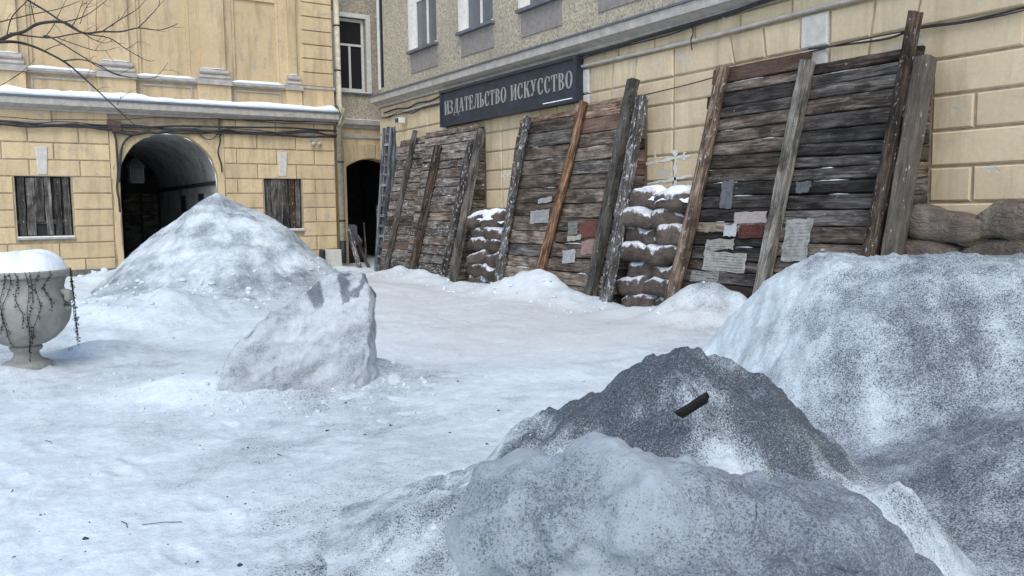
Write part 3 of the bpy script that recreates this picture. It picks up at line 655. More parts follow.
def snow_strip(root, W, u0, u1, w_, d0, d1, h, name='snow_strip', n=None):
    n = n or max(6, int((u1-u0)/0.18)); V, Fc = [], []
    for i in range(n+1):
        u_ = u0+(u1-u0)*i/n; hh = h*(0.85+0.22*float(vn(np.array([u_*1.3]), np.array([w_]), s=5)[0])+0.10*float(vn(np.array([u_*5]), np.array([w_]), s=6)[0]))
        if i in (0, n): hh *= 0.4
        ed_ = d1-0.02+0.02*float(vn(np.array([u_*3]), np.array([w_+9]), s=7)[0])
        for (d, z) in ((d0, w_), (d0, w_+hh*1.05), ((d0+ed_)/2, w_+hh), (ed_-0.02, w_+hh*0.8), (ed_, w_+hh*0.4), (ed_, w_)): V.append(W(u_, z, d))
    for i in range(n):
        for k in range(6): k2 = (k+1) % 6; Fc.append((i*6+k, i*6+k2, (i+1)*6+k2, (i+1)*6+k))
    return part(root, name, (V, Fc+[tuple(range(6)), tuple(range(n*6, n*6+6))]), 'fresh', True)
snow_strip(LB, LW, LX0, LX1+0.05, 4.885, -0.05, 0.35, 0.23)
# upper storey
part(LB, 'upper_wall', wall_sheet(LW, LX0, LX1, 4.88, 11.5, [], -0.06), 'yellow')
def pil(x0, x1, top=9.8):
    xa, xb = x0+0.12, x1-0.13
    part(LB, 'pedestal', wbox(LW, x0, x1, 4.86, 5.50, -0.06, 0.12), 'yellow')
    part(LB, 'pilaster_backing', wbox(LW, x0-0.15, x1+0.10, 5.505, top, -0.06, 0.03), 'yellow')
    part(LB, 'pilaster', wbox(LW, xa, xb, 5.985, top, 0.028, 0.11), 'yellow')
    bs = part(LB, 'pilaster_base', cat(wbox(LW, x0-0.03, x1+0.03, 5.505, 5.66, -0.05, 0.19)), 'moulding')
    part(LB, 'base_torus', extr(LW, [(0, 5.665), (0.17, 5.665), (0.20, 5.71), (0.17, 5.76), (0.12, 5.78), (0.12, 5.82), (0, 5.82)], x0+0.02, x1-0.02), 'moulding')
    part(LB, 'base_fillet', extr(LW, [(0, 5.825), (0.15, 5.825), (0.17, 5.87), (0.15, 5.92), (0.115, 5.98), (0, 5.98)], x0+0.06, x1-0.06), 'moulding')
    snow_strip(LB, LW, x0+0.1, x1-0.1, 5.968, 0.06, 0.165, 0.03)
PL = [(-4.95, -4.0), (-2.25, -1.30), (0.40, 1.36), (3.08, 4.05), (5.73, 6.68)]
for a, b in PL: pil(a, b)
pil(8.36, 8.86)
gaps = [(-4.0, -2.25), (-1.30, 0.40), (1.36, 3.08), (4.05, 5.73), (6.68, 8.36)]
for a, b in gaps:
    part(LB, 'ledge', extr(LW, [(-0.05, 5.50), (0.06, 5.52), (0.12, 5.56), (0.12, 5.62), (-0.05, 5.63)], a+0.034, b-0.034), 'moulding')
    snow_strip(LB, LW, a+0.04, b-0.04, 5.62, -0.04, 0.14, 0.11)
    part(LB, 'panel_frame', cat(wbox(LW, a+0.12, b-0.12, 5.38, 5.43, -0.06, -0.02), wbox(LW, a+0.12, b-0.12, 5.02, 5.07, -0.06, -0.02), wbox(LW, a+0.12, a+0.17, 5.07, 5.38, -0.06, -0.022), wbox(LW, b-0.17, b-0.12, 5.07, 5.38, -0.06, -0.022)), 'moulding')
    top = 8.12 if a > 6 else 9.6
    part(LB, 'bay_frame', cat(wbox(LW, a+0.105, a+0.19, 5.635, top, -0.06, -0.01), wbox(LW, b-0.24, b-0.155, 5.635, top, -0.06, -0.01), wbox(LW, a+0.105, b-0.155, top+0.002, top+0.11, -0.06, 0.0)), 'yellow')
q0 = 5.68
part(LB, 'quoin_base', wbox(LW, 8.90, LX1+0.01, 4.86, 5.60, -0.06, 0.06), 'yellow'); part(LB, 'quoin_moulding', wbox(LW, 8.90, LX1+0.03, 5.603, 5.675, -0.06, 0.10), 'moulding')
for k in range(12):
    z0 = q0+0.43*k; part(LB, 'quoin_block', wblock(LW, [(8.90, z0+0.012), (LX1+0.005, z0+0.012), (LX1+0.005, z0+0.418), (8.90, z0+0.418)], -0.06, 0.05, 0.014), 'yellow')

# ------------------------------------------------------------------ corner building between the two
CB = thing('corner_building', (11.5, BR, 0), 'pebble dashed corner building with dark arched doorway between the two facades', 'building')
CX0, CX1 = 9.9, 15.0; DX0, DX1, DSP, DTP = 10.53, 12.3, 3.22, 3.50
holes = [(DX0, DX1, -0.3, DTP, 0), (10.30, 11.36, 5.72, 8.12, 1)]
part(CB, 'wall', wall_sheet(CW, CX0, CX1, 4.6, 11.5, [(10.30, 11.36, 5.72, 8.12, 1)], 0.0, 0.25), 'pebble')
V, Fc = wall_sheet(CW, CX0, CX1, -0.3, 4.6, [(DX0, DX1, -0.3, DTP, 0)], 0.0); n0 = 10
for i in range(n0):
    xa, xb = DX0+(DX1-DX0)*i/n0, DX0+(DX1-DX0)*(i+1)/n0
    fz = lambda x: DSP+(DTP-DSP)*(1-((x-(DX0+DX1)/2)/((DX1-DX0)/2))**2)
    n = len(V); V += [CW(xa, fz(xa)), CW(xb, fz(xb)), CW(xb, DTP), CW(xa, DTP)]; Fc.append((n, n+1, n+2, n+3))
    V += [CW(xa, fz(xa)), CW(xb, fz(xb)), CW(xb, fz(xb), -0.5), CW(xa, fz(xa), -0.5)]; Fc.append((n+4, n+5, n+6, n+7))
part(CB, 'lower_wall', (V, Fc), 'yellow')
V, Fc = [], []
for (p, q) in (((DX0, -0.3), (DX0, DSP)), ((DX1, -0.3), (DX1, DSP))):
    n = len(V); V += [CW(*p, 0), CW(*q, 0), CW(*q, -0.5), CW(*p, -0.5)]; Fc.append((n, n+1, n+2, n+3))
part(CB, 'door_reveal', (V, Fc), 'dark')
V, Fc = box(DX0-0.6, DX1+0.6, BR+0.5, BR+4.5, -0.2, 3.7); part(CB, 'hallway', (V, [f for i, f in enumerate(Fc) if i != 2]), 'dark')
for k in range(5):      # voussoirs over the doorway
    a, b = DX0-0.05+(DX1-DX0+0.1)*k/5, DX0-0.05+(DX1-DX0+0.1)*(k+1)/5
    part(CB, 'block', wblock(CW, [(a+J, fz(min(max(a, DX0), DX1))+0.02), (b-J, fz(min(max(b, DX0), DX1))+0.02), (b-J+(k-1.5)*0.04, 4.0), (a+J+(k-2.5)*0.04, 4.0)], -0.0, 0.035), 'yellow')
part(CB, 'cornice', extr(CW, [(0, 4.50), (0.06, 4.50), (0.08, 4.58), (0.20, 4.62), (0.22, 4.75), (0, 4.80)], LX1+0.06, D+2.0), 'moulding'); part(CB, 'band', extr(CW, [(0, 4.18), (0.05, 4.18), (0.06, 4.28), (0, 4.30)], LX1+0.06, D+2.0), 'moulding')
snow_strip(CB, CW, LX1+0.08, D+1.9, 4.77, 0, 0.22, 0.035)
def sash(root, W, a, b, c, e, dep, glass, transom=None, mull=0.5, curtain=False, jamb=0.09):
    wn = part(root, 'window', cat(wbox(W, a, a+jamb, c, e, dep, dep+0.05), wbox(W, b-jamb, b, c, e, dep, dep+0.05), wbox(W, a+jamb, b-jamb, e-jamb, e, dep, dep+0.05), wbox(W, a+jamb, b-jamb, c, c+jamb, dep, dep+0.05)), 'white_trim')
    if transom: part_child(wn, 'transom', wbox(W, a+jamb, b-jamb, transom, transom+0.07, dep, dep+0.055), 'white_trim')
    mu = a+(b-a)*mull; part_child(wn, 'mullion', wbox(W, mu-0.035, mu+0.035, c+jamb, (transom or e-jamb), dep, dep+0.052), 'white_trim')
    for (x, y) in ((a+jamb, mu-0.035), (mu+0.035, b-jamb)): part_child(wn, 'pane', wbox(W, x, y, c+jamb, (transom or e-jamb), dep+0.015, dep+0.02), glass)
    if transom: part_child(wn, 'pane', wbox(W, a+jamb, b-jamb, transom+0.07, e-jamb, dep+0.015, dep+0.02), glass)
    return wn
def part_child(p, name, vf, mat, smooth=False): return part(p, name, vf, mat, smooth)
sash(CB, CW, 10.32, 11.34, 5.74, 8.10, -0.2, 'glass_dark', 7.22, 0.5)
part(CB, 'window_surround', cat(wbox(CW, 11.362, 11.52, 5.68, 8.26, 0.0, 0.03), wbox(CW, 10.14, 10.298, 5.68, 8.26, 0.0, 0.03), wbox(CW, 10.30, 11.36, 8.122, 8.26, 0.0, 0.03)), 'white_trim')
part(CB, 'window_sill', wbox(CW, 10.14, 11.52, 5.62, 5.678, 0, 0.10), 'flash'); snow_strip(CB, CW, 10.2, 11.5, 5.678, 0, 0.09, 0.03)

# ------------------------------------------------------------------ right building
RB = thing('facade_building', (D, 12, 0), 'long facade of pale yellow blocks below and pebble dash with sash windows above', 'building')
RY0, RY1 = -8.0, 24.65
BAYS = [(6.50, 10.22, 8.34), (12.20, 16.12, 14.05), (18.22, 22.60, 20.9)]        # near edge, far edge, seam behind the middle timber
part(RB, 'wall', cat(wbox(RW, RY0, RY1, -0.3, 5.05, -0.6, -0.03)), 'joint')
UW = [(20.72, 22.30), (17.76, 19.32), (14.95, 16.46), (12.1, 13.6), (9.2, 10.7), (6.3, 7.8)]
part(RB, 'upper_wall', wall_sheet(RW, RY0, RY1, 5.0, 11.5, [(a, b, 6.36, 8.5, 1) for a, b in UW], -0.02, 0.22), 'pebble')
part(RB, 'end_wall', wbox(RW, RY1-0.3, RY1, -0.3, 11.5, -6.0, -0.62), 'pebble')
part(RB, 'end_upper_wall', wbox(RW, RY1-0.012, RY1, 5.0, 11.5, -0.62, -0.025), 'pebble')
for a, b in UW:
    sash(RB, RW, a+0.01, b-0.01, 6.38, 8.48, -0.2, 'glass', 7.75, 0.5)
    part(RB, 'window_reveal', cat(wbox(RW, b-0.008, b+0.002, 6.365, 8.5, -0.235, 0.0), wbox(RW, b+0.004, b+0.12, 6.3, 8.62, -0.018, 0.012)), 'white_trim')
    part(RB, 'window_sill', wbox(RW, a-0.10, b+0.10, 6.28, 6.355, -0.22, 0.12), 'flash'); snow_strip(RB, RW, a-0.06, b+0.06, 6.355, -0.1, 0.115, 0.018)
    part(RB, 'plaster_patch', wbox(RW, a-0.05, b+0.02, 5.72, 6.275, -0.02, 0.006), 'patch')
part(RB, 'slit_window', wbox(RW, 24.28, 24.50, 5.6, 8.3, -0.03, -0.012), 'glass_dark'); part(RB, 'slit_surround', wbox(RW, 24.505, 24.60, 5.55, 8.35, -0.02, 0.03), 'white_trim')
part(RB, 'cornice', extr(RW, [(-0.03, 4.98), (0.06, 4.98), (0.08, 5.04), (0.22, 5.10), (0.30, 5.12), (0.31, 5.29), (0.27, 5.31), (-0.02, 5.36)], RY0, RY1), 'moulding')
part(RB, 'cornice_flashing', extr(RW, [(-0.02, 5.365), (0.335, 5.318), (0.335, 5.29), (0.345, 5.29), (0.345, 5.33), (-0.02, 5.378)], RY0, RY1+0.03), 'flash')
snow_strip(RB, RW, RY0, RY1, 5.326, 0.10, 0.335, 0.022, n=120)
RR = [-0.18, 0.30, 0.78, 1.26, 1.74, 2.22, 2.70, 3.17, 3.65, 4.13, 4.66, 4.98]
piers = [(RY0, 6.46), (10.26, 12.16), (16.16, 18.18), (22.64, RY1)]
for ri, (w0, w1) in enumerate(zip(RR, RR[1:])):
    bl = []
    if w1 <= 3.7:
        for pi, (a, b) in enumerate(piers):
            if pi == 0:
                x = b; cuts = [b]; k = 0
                first = [0.58, 1.75][ri % 2]
                x = b-first
                while x > a+0.4: cuts.append(x); x -= 1.17
                cuts.append(a)
                bl += [((y, w0), (x_, w0), (x_, w1), (y, w1)) for x_, y in zip(cuts, cuts[1:])]
            elif pi == 3: bl += [((a, w0), (23.6, w0), (23.6, w1), (a, w1)), ((23.6, w0), (b, w0), (b, w1), (23.6, w1))]
            else:
                m_ = a+(b-a)*0.62; bl += [((a, w0), (m_-0.02, w0), (m_-0.02, w1), (a, w1)), ((m_, w0), (b, w0), (b, w1), (m_, w1))]
    elif w1 < 4.7:          # courses with flat arches of slanting stones over the bays
        x = RY0; ed = [(RY0, RY0)]
        for bi, (a, b, _s) in enumerate(BAYS):
            c = (a+b)/2; sl = 0.10 if ri == 9 else 0.0
            half = [0.26, 0.95, 1.62]
            es = [(c-h-((0.13*h if True else 0) if False else 0), h, -1) for h in half[::-1]]+[(c+h, h, 1) for h in half]
            for (u_, h, sg) in es:
                k = 0.0 if h < 0.3 else 0.16*h
                # slanting joint: narrower at the bottom
                tb = (w0-3.4)/1.3; tt = (w1-3.4)/1.3
                ed.append((u_+sg*k*(tb-0.6), u_+sg*k*(tt-0.6)))
            nx = BAYS[bi+1][0] if bi < 2 else RY1
            if bi < 2:
                g0, g1 = b, nx; ed.append((g0+(g1-g0)*0.62-0.02, g0+(g1-g0)*0.62-0.02))
        ed = [(RY0, RY0), (RY0+1.2, RY0+1.2), (RY0+2.4, RY0+2.4), (-4.4, -4.4), (-3.2, -3.2), (-2, -2), (-0.8, -0.8), (0.4, 0.4), (1.6, 1.6), (2.8, 2.8), (4.0, 4.0), (5.3, 5.3)]+[e for e in ed[1:]]+[(RY1, RY1)]
        for (e0, e1) in zip(ed, ed[1:]): bl.append(((e0[0], w0), (e1[0], w0), (e1[1], w1), (e0[1], w1)))
    else:
        x = RY0
        while x < RY1-0.2: y = min(x+1.05, RY1); bl.append(((x, w0), (y, w0), (y, w1), (x, w1))); x = y
    for q in bl:
        c = sum(p[0] for p in q)/4
        JR = 0.016
        q2 = [(q[0][0]+JR, q[0][1]+JR), (q[1][0]-JR, q[1][1]+JR), (q[2][0]-JR, q[2][1]-JR), (q[3][0]+JR, q[3][1]-JR)]
        key = w0 > 3.6 and w1 < 4.7 and any(abs(c-(a+b)/2) < 0.2 for a, b, _ in BAYS)
        part(RB, 'keystone' if key else 'block', wblock(RW, q2, -0.03, random.uniform(-0.004, 0.005)+(0.03 if key else 0), 0.022), 'grey_stone' if key else 'yellow_r')
part(RB, 'conduit', tube([RW(y, 4.69+0.015*math.sin(y), 0.06) for y in np.linspace(RY0, RY1-0.2, 70)], 0.035, 8), 'moulding', True)
def splash(pxs, wd):          # spilt white paint along the joints of the piers
    P = [on(x, y, 0, D-0.012) for x, y in pxs]; V, Fc = [], []; n = 10
    Q_ = [P[0]+(P[-1]-P[0])*k/n for k in range(n+1)]; d = (P[-1]-P[0]).normalized(); e = Vector((0, -d.z, d.y))
    for k, p in enumerate(Q_):
        a_, b_ = [wd*random.choice((0.25, 0.6, 1.0, 1.3))*random.uniform(0.6, 1.2) for _ in (0, 1)]; V += [p+e*a_, p-e*b_]
        if k: Fc.append((2*k-2, 2*k, 2*k+1, 2*k-1))
    part(RB, 'paint_splash', (V, Fc), 'white_trim')
for q, wd in ((((646, 164), (692, 155)), 0.035), (((675.5, 150), (674.5, 186)), 0.05), (((648, 184), (692, 176)), 0.03), (((655, 150), (656, 164)), 0.03), (((684, 152), (684, 160)), 0.05), (((502, 176), (514, 172)), 0.03), (((505, 170), (505, 180)), 0.04), (((724, 7), (724, 22)), 0.05)): splash(q, wd)

# ------------------------------------------------------------------ sign board: ИЗДАТЕЛЬСТВО ИСКУССТВО
SGX = D-0.20
SG = thing('sign_board', (SGX, 17.4, 3.98), 'long black sign board with pale serif letters under the cornice', 'sign')
sy0, sy1, sz0, sz1 = on(577, 70, 0, SGX).y, on(441, 110, 0, SGX).y, on(577, 98, 0, SGX).z, on(577, 56, 0, SGX).z
sz0 = (on(577, 98, 0, SGX).z+on(442, 130, 0, SGX).z)/2; sz1 = (on(577, 55, 0, SGX).z+on(441, 91, 0, SGX).z)/2
part(SG, 'board', box(SGX, SGX+0.16, sy0, sy1, sz0, sz1), 'sign')
fr = 0.07
part(SG, 'frame', cat(box(SGX-0.045, SGX-0.002, sy0, sy1, sz1-fr, sz1), box(SGX-0.045, SGX-0.002, sy0, sy1, sz0, sz0+fr), box(SGX-0.045, SGX-0.002, sy0, sy0+fr, sz0+fr, sz1-fr), box(SGX-0.045, SGX-0.002, sy1-fr, sy1, sz0+fr, sz1-fr)), 'sign')
part(SG, 'snow_strip', box(SGX-0.04, SGX-0.004, sy0+0.15, sy0+1.2, sz0+fr+0.001, sz0+fr+0.022), 'fresh')
def Q(*p): return [tuple(p)]
def stem(x, t=0.13, y0=0.0, y1=1.0, s=0.05, ser=0.05):
    o = [[(x, y0), (x+t, y0), (x+t, y1), (x, y1)]]
    if ser:
        for y in (y0, y1-0.045): o.append([(x-s, y), (x+t+s, y), (x+t+s, y+0.045), (x-s, y+0.045)])
    return o
def bar(x0, y0, x1, y1, tx): return [[(x0, y0), (x0+tx, y0), (x1+tx, y1), (x1, y1)]]
def hb(x0, x1, y, t=0.05): return [[(x0, y), (x1, y), (x1, y+t), (x0, y+t)]]
def ring(cx, cy, rx, ry, a0, a1, th, tn, n=14):
    o = []
    for i in range(n):
        a, b = [math.radians(a0+(a1-a0)*k/n) for k in (i, i+1)]
        o.append([(cx+rx*math.cos(a), cy+ry*math.sin(a)), (cx+rx*math.cos(b), cy+ry*math.sin(b)), (cx+(rx-th)*math.cos(b), cy+(ry-tn)*math.sin(b)), (cx+(rx-th)*math.cos(a), cy+(ry-tn)*math.sin(a))])
    return o
GL = {
 'И': (0.62, stem(0.05)+stem(0.44)+bar(0.17, 0.12, 0.39, 0.80, 0.05)),
 'З': (0.50, ring(0.20, 0.74, 0.22, 0.26, 150, -90, 0.11, 0.05)+ring(0.20, 0.27, 0.26, 0.27, 90, -155, 0.12, 0.05)+hb(0.12, 0.24, 0.48)),
 'Д': (0.66, stem(0.42, y0=0.0, ser=0)+bar(0.10, 0.05, 0.36, 1.0, 0.05)+hb(0.32, 0.60, 0.955)+hb(0.02, 0.64, 0.0)+[[(0.02, -0.2), (0.06, -0.2), (0.07, 0.0), (0.02, 0.0)], [(0.60, -0.2), (0.64, -0.2), (0.64, 0.0), (0.59, 0.0)]]),
 'А': (0.64, bar(0.06, 0.0, 0.28, 1.0, 0.045)+bar(0.44, 0.0, 0.27, 1.0, 0.14)+hb(0.14, 0.44, 0.32)+hb(0.0, 0.17, 0.0)+hb(0.38, 0.64, 0.0)),
 'Т': (0.56, stem(0.21)+hb(0.02, 0.54, 0.95)+[[(0.02, 0.74), (0.05, 0.74), (0.07, 0.95), (0.02, 0.95)], [(0.51, 0.74), (0.54, 0.74), (0.54, 0.95), (0.49, 0.95)]]),
 'Е': (0.54, stem(0.07)+hb(0.15, 0.50, 0.0)+hb(0.15, 0.48, 0.955)+hb(0.15, 0.40, 0.5)+[[(0.45, 0.05), (0.50, 0.05), (0.50, 0.26), (0.48, 0.26)], [(0.44, 0.76), (0.46, 0.76), (0.48, 0.955), (0.43, 0.955)], [(0.36, 0.40), (0.40, 0.40), (0.40, 0.64), (0.36, 0.64)]]),
 'Л': (0.64, stem(0.44)+bar(0.10, 0.05, 0.28, 1.0, 0.05)+hb(0.26, 0.56, 0.955)+ring(0.07, 0.07, 0.07, 0.07, 0, 360, 0.05, 0.05, 8)),
 'Ь': (0.54, stem(0.07)+ring(0.24, 0.28, 0.27, 0.28, 90, -90, 0.13, 0.05)+hb(0.15, 0.25, 0.51)+hb(0.15, 0.25, 0.0)),
 'С': (0.56, ring(0.30, 0.5, 0.27, 0.52, 48, 312, 0.13, 0.045)+[[(0.46, 0.66), (0.50, 0.66), (0.50, 0.95), (0.45, 0.88)], [(0.47, 0.05), (0.50, 0.2), (0.48, 0.26), (0.45, 0.12)]]),
 'В': (0.57, stem(0.07)+ring(0.24, 0.75, 0.24, 0.25, 90, -90, 0.12, 0.045)+ring(0.25, 0.26, 0.28, 0.27, 90, -90, 0.13, 0.045)+hb(0.15, 0.26, 0.955)+hb(0.15, 0.26, 0.0)+hb(0.15, 0.26, 0.495)),
 'О': (0.62, ring(0.31, 0.5, 0.29, 0.52, 0, 360, 0.13, 0.045, 26)),
 'К': (0.60, stem(0.07)+bar(0.20, 0.46, 0.46, 0.98, 0.06)+bar(0.44, 0.0, 0.26, 0.56, 0.14)+hb(0.38, 0.60, 0.955, 0.045)+hb(0.40, 0.62, 0.0, 0.045)),
 'У': (0.60, bar(0.26, 0.30, 0.08, 1.0, 0.13)+bar(0.16, 0.02, 0.46, 1.0, 0.05)+hb(0.02, 0.26, 0.955)+hb(0.40, 0.60, 0.955)+ring(0.13, 0.08, 0.08, 0.08, 0, 360, 0.06, 0.06, 8)),
}
def write(word, px0, px1, v0, v1):
    """px0, px1: where the word starts and ends on the board; v0, v1 its base and cap height"""
    ya, yb = on(px0, v0[0], 0, SGX).y, on(px1, v0[1], 0, SGX).y
    tot = sum(GL[c][0] for c in word)+0.07*(len(word)-1); sx = (ya-yb)/tot; x = 0.0
    for c in word:
        wdt, polys = GL[c]; V, Fc = [], []
        for qi, q in enumerate(polys):
            n = len(V); ex = 0.012+0.0004*qi
            pts = [(ya-(x+a)*sx, v1[0]+b*(v1[1]-v1[0])) for a, b in q]
            V += [(SGX-ex, a, b) for a, b in pts]+[(SGX-0.001, a, b) for a, b in pts]
            m_ = len(q); Fc.append(tuple(range(n, n+m_)))
            for k in range(m_): k2 = (k+1) % m_; Fc.append((n+k, n+k2, n+m_+k2, n+m_+k))
        part(SG, 'letter', (V, Fc), 'letter'); x += wdt+0.07
zb = (on(444, 115.5, 0, SGX).z+on(572, 87.5, 0, SGX).z)/2; zt = (on(444, 101.5, 0, SGX).z+on(572, 71, 0, SGX).z)/2
write('ИЗДАТЕЛЬСТВО', 444.8, 506.5, (109, 94), (zb, zt)); write('ИСКУССТВО', 510.9, 573.0, (93, 79), (zb, zt))

# ------------------------------------------------------------------ plank barricades leaning before the three bays
SN = Vector((-0.978, 0, 0.2074)).normalized(); SU = Vector((0.2074, 0, 0.978)).normalized()
S0 = Vector((D-1.02, 0, -0.15))                       # foot of the leaning plank face
def face_pt(y, s, off=0.0): p = S0+SU*s+SN*off; return Vector((p.x, y, p.z))
def face_px(px, py, off=0.0): return on_plane(px, py, S0+SN*off, SN)
TH = 0.075
def barricade(i, label, rows, mats, top_l, top_r, brown_top, tone=(0.75, 1.2)):
    y0, y1, ys = BAYS[i]; bz = gz(D-1.0, (y0+y1)/2)
    bt = thing('plank_barricade', (D-0.6, (y0+y1)/2, -0.15), label, 'barricade', 'plank barricades along the facade')
    for sec, (a, b, top) in enumerate(((y0, ys-0.01, top_r), (ys+0.01, y1, top_l))):
        s = 0.0; smax_ = (top+0.15)/SU.z; k = 0
        while s < smax_-0.05:
            wd = random.uniform(*rows)
            if s+wd > smax_-0.12: wd = smax_-s
            last = s+wd >= smax_-0.01
            aa, bb = a-random.uniform(0, 0.05), b+random.uniform(0, 0.05)
            off = random.uniform(-0.016, 0.016)
            tl = random.choice((0, 0, 1))*random.uniform(-0.02, 0.02)
            mw = frame_m(face_pt(bb, s+wd/2+tl, TH/2+off), face_pt(aa, s+wd/2-tl, TH/2+off), SN)
            me = mesh('plank', *timber_vf(bb-aa, wd-random.uniform(0.006, 0.032), TH, 14, random.choice((0.0015, 0.0025, 0.004))))
            v = random.uniform(*tone)
            col = (v, v, v, 1)
            if last and brown_top and (sec == 0 or brown_top > 1): col = (1.0, 0.85, 0.76, 1)
            link('plank', me, mats[0] if random.random() < 0.75 else mats[1], bt, mw, col)
            if random.random() < 0.4 and not last:        # snow caught on the upper edge of the plank
                L2 = random.uniform(0.12, 0.6); yc = random.uniform(a+L2/2+0.1, b-L2/2-0.1); V, Fc = [], []; n = 8
                for q in range(n+1):
                    yy = yc-L2/2+L2*q/n; hh = 0.004+0.02*math.sin(math.pi*q/n)*random.uniform(0.4, 1.2); ff = TH+off+0.008*random.random()
                    V += [face_pt(yy, s+wd-0.012, TH*0.4), face_pt(yy, s+wd-0.012, ff), face_pt(yy, s+wd-0.008+hh, TH*0.5+off)]
                    if q: Fc += [(3*q-3+i_, 3*q+i_, 3*q+(i_+1) % 3, 3*q-3+(i_+1) % 3) for i_ in range(3)]
                part(bt, 'snow_sliver', (V, Fc), 'fresh', True)
            s += wd; k += 1
    # side closing: short planks from the leaning face back to the wall
    z = -0.12; top = top_r
    while z < top-0.25:
        h = random.uniform(0.19, 0.27); xm = S0.x+(z+h/2+0.15)*0.2121
        if D-xm > 0.16:
            mw = frame_m((xm+0.03, y0-0.02, z+h/2), (D-0.035, y0-0.02, z+h/2), (0, -1, 0)); L = D-0.035-xm-0.03
            link('side_plank', mesh('side_plank', *timber_vf(L, h-0.012, 0.06, 4, 0.006, 0.01)), mats[random.randrange(2)], bt, mw, (0.95, 0.9, 0.85, 1))
        z += h
    return bt
random.seed(42)
B3 = barricade(0, 'nearest barricade of dark grey planks covered with paper notices', (0.165, 0.25), ('wood_d', 'wood'), 4.06, 3.84, 1, (0.50, 0.98))
B2 = barricade(1, 'middle barricade of grey brown planks below the right end of the sign', (0.23, 0.33), ('wood', 'wood_d'), 3.78, 3.88, 2)
B1 = barricade(2, 'farthest barricade of pale grey planks under the left half of the sign', (0.19, 0.27), ('frost_plank', 'wood'), 3.80, 3.88, 2)
def lean(kind, p_top, p_foot, size, mat, name, label, color=(1.1, 1.1, 1.08, 1), extra=0.0):
    r = size/2; off = TH+r+0.02
    a, b = face_px(*p_foot, off), face_px(*p_top, off)
    d = (b-a).normalized(); a = a-d*max(0.0, (a.z-gz(a.x, a.y)+0.05)/max(d.z, 0.3)) if a.z > gz(a.x, a.y) else a
    L = (b-a).length; mw = frame_m(a, b, SN)
    vf = log_vf(L, r*1.12, r*0.92) if kind == 'log' else timber_vf(L, size, size*0.85, 22, 0.005, 0.03)
    o = link(name, mesh(name, *vf, kind == 'log'), mat, None, mw, color); return tag(o, label, 'timber prop', 'timbers leaning on the barricades')
PR = [
 ('log', (724.5, 67), (668, 306), 0.235, 'log_brown', 'leaning_log', 'thick brown log at the left edge of the nearest barricade'),
 ('beam', (807, 62), (759, 296), 0.19, 'beam', 'leaning_beam', 'pale grey squared beam up the middle of the nearest barricade'),
 ('log', (914.5, 14), (866.5, 277), 0.205, 'log_brown', 'leaning_log', 'tallest grey brown log near the right edge of the nearest barricade'),
 ('beam', (925, 57), (888, 275), 0.23, 'beam', 'leaning_beam', 'broad mossy grey beam closing the right edge of the nearest barricade'),
 ('log', (530, 117), (494, 297), 0.19, 'log_frost', 'leaning_log', 'white frosted log at the left edge of the middle barricade'),
 ('log', (583.5, 101), (536, 285), 0.19, 'log_orange', 'leaning_log', 'bare orange log leaning on the middle barricade'),
 ('beam', (633, 79), (591, 288), 0.21, 'beam', 'leaning_beam', 'grey squared beam right of the orange log'),
 ('beam', (642, 96), (606, 295), 0.20, 'log_frost', 'leaning_beam', 'grey frosted beam at the right edge of the middle barricade'),
 ('beam', (415.5, 130), (383, 281), 0.13, 'beam', 'leaning_beam', 'thin grey beam at the left edge of the farthest barricade'),
 ('beam', (438, 145), (410, 279), 0.19, 'log_brown', 'leaning_beam', 'dark brown beam in the left half of the farthest barricade'),
 ('beam', (471, 140), (441, 282), 0.16, 'log_frost', 'leaning_beam', 'frosted beam third from the left on the farthest barricade'),
 ('beam', (481, 129), (451.5, 284), 0.19, 'beam', 'leaning_beam', 'grey beam at the right edge of the farthest barricade')]
for q in PR: lean(*q)

# ------------------------------------------------------------------ paper notices on the planks
def paper(corners, col, ink, rows, label, worn=0.5, dens=0.5, off=0.0, name='paper_notice', catg='notice', group='old notices on the barricades'):
    P = [face_px(*c, TH+0.024+off) for c in corners]; n = 6; c0 = sum(P, Vector())/4; V, Fc, UVs = [], [], []
    for i in range(n+1):
        for j in range(n+1):
            u_, v_ = i/n, j/n; p = (P[0]*(1-u_)+P[1]*u_)*(1-v_)+(P[3]*(1-u_)+P[2]*u_)*v_
            p = p+SN*(0.003*math.sin(5*u_+3*v_+rows))+(Vector((0, random.uniform(-.016, .016), random.uniform(-.016, .016))) if i in (0, n) or j in (0, n) else Vector())
            V.append(p-c0); UVs.append((u_, 1-v_))
    N = len(V); V += [v-SN*0.002 for v in V]
    for i in range(n):
        for j in range(n):
            a = i*(n+1)+j; Fc.append((a, a+1, a+n+2, a+n+1)); Fc.append((N+a, N+a+n+1, N+a+n+2, N+a+1))
    me = mesh(name, V, Fc, recalc=False); uv = me.uv_layers.new(name='UVMap')
    for lp in me.loops: uv.data[lp.index].uv = UVs[lp.vertex_index % N]
    o = link(name, me, m_paper('paper', col, ink, rows, dens, worn), None, Matrix.Translation(c0)); return tag(o, label, catg, group)
def rc(x0, y0, x1, y1, sk=-0.12, lean_=0.0):
    h = y1-y0; w_ = x1-x0; return [(x0+lean_*h, y0), (x1+lean_*h, y0+sk*w_), (x1, y1+sk*w_), (x0, y1)]
INK = (0.05, 0.05, 0.05)
paper(rc(733.6, 212, 766, 224, -0.05, 0.1), (0.44, 0.38, 0.36), (0.35, 0.3, 0.3), 3, 'pinkish blank strip of paper beside the middle beam of the nearest barricade', 0.3)
paper(rc(703, 224, 715.5, 232, -0.05), (0.34, 0.29, 0.19), INK, 4, 'small brownish scrap of paper on the nearest barricade', 0.6)
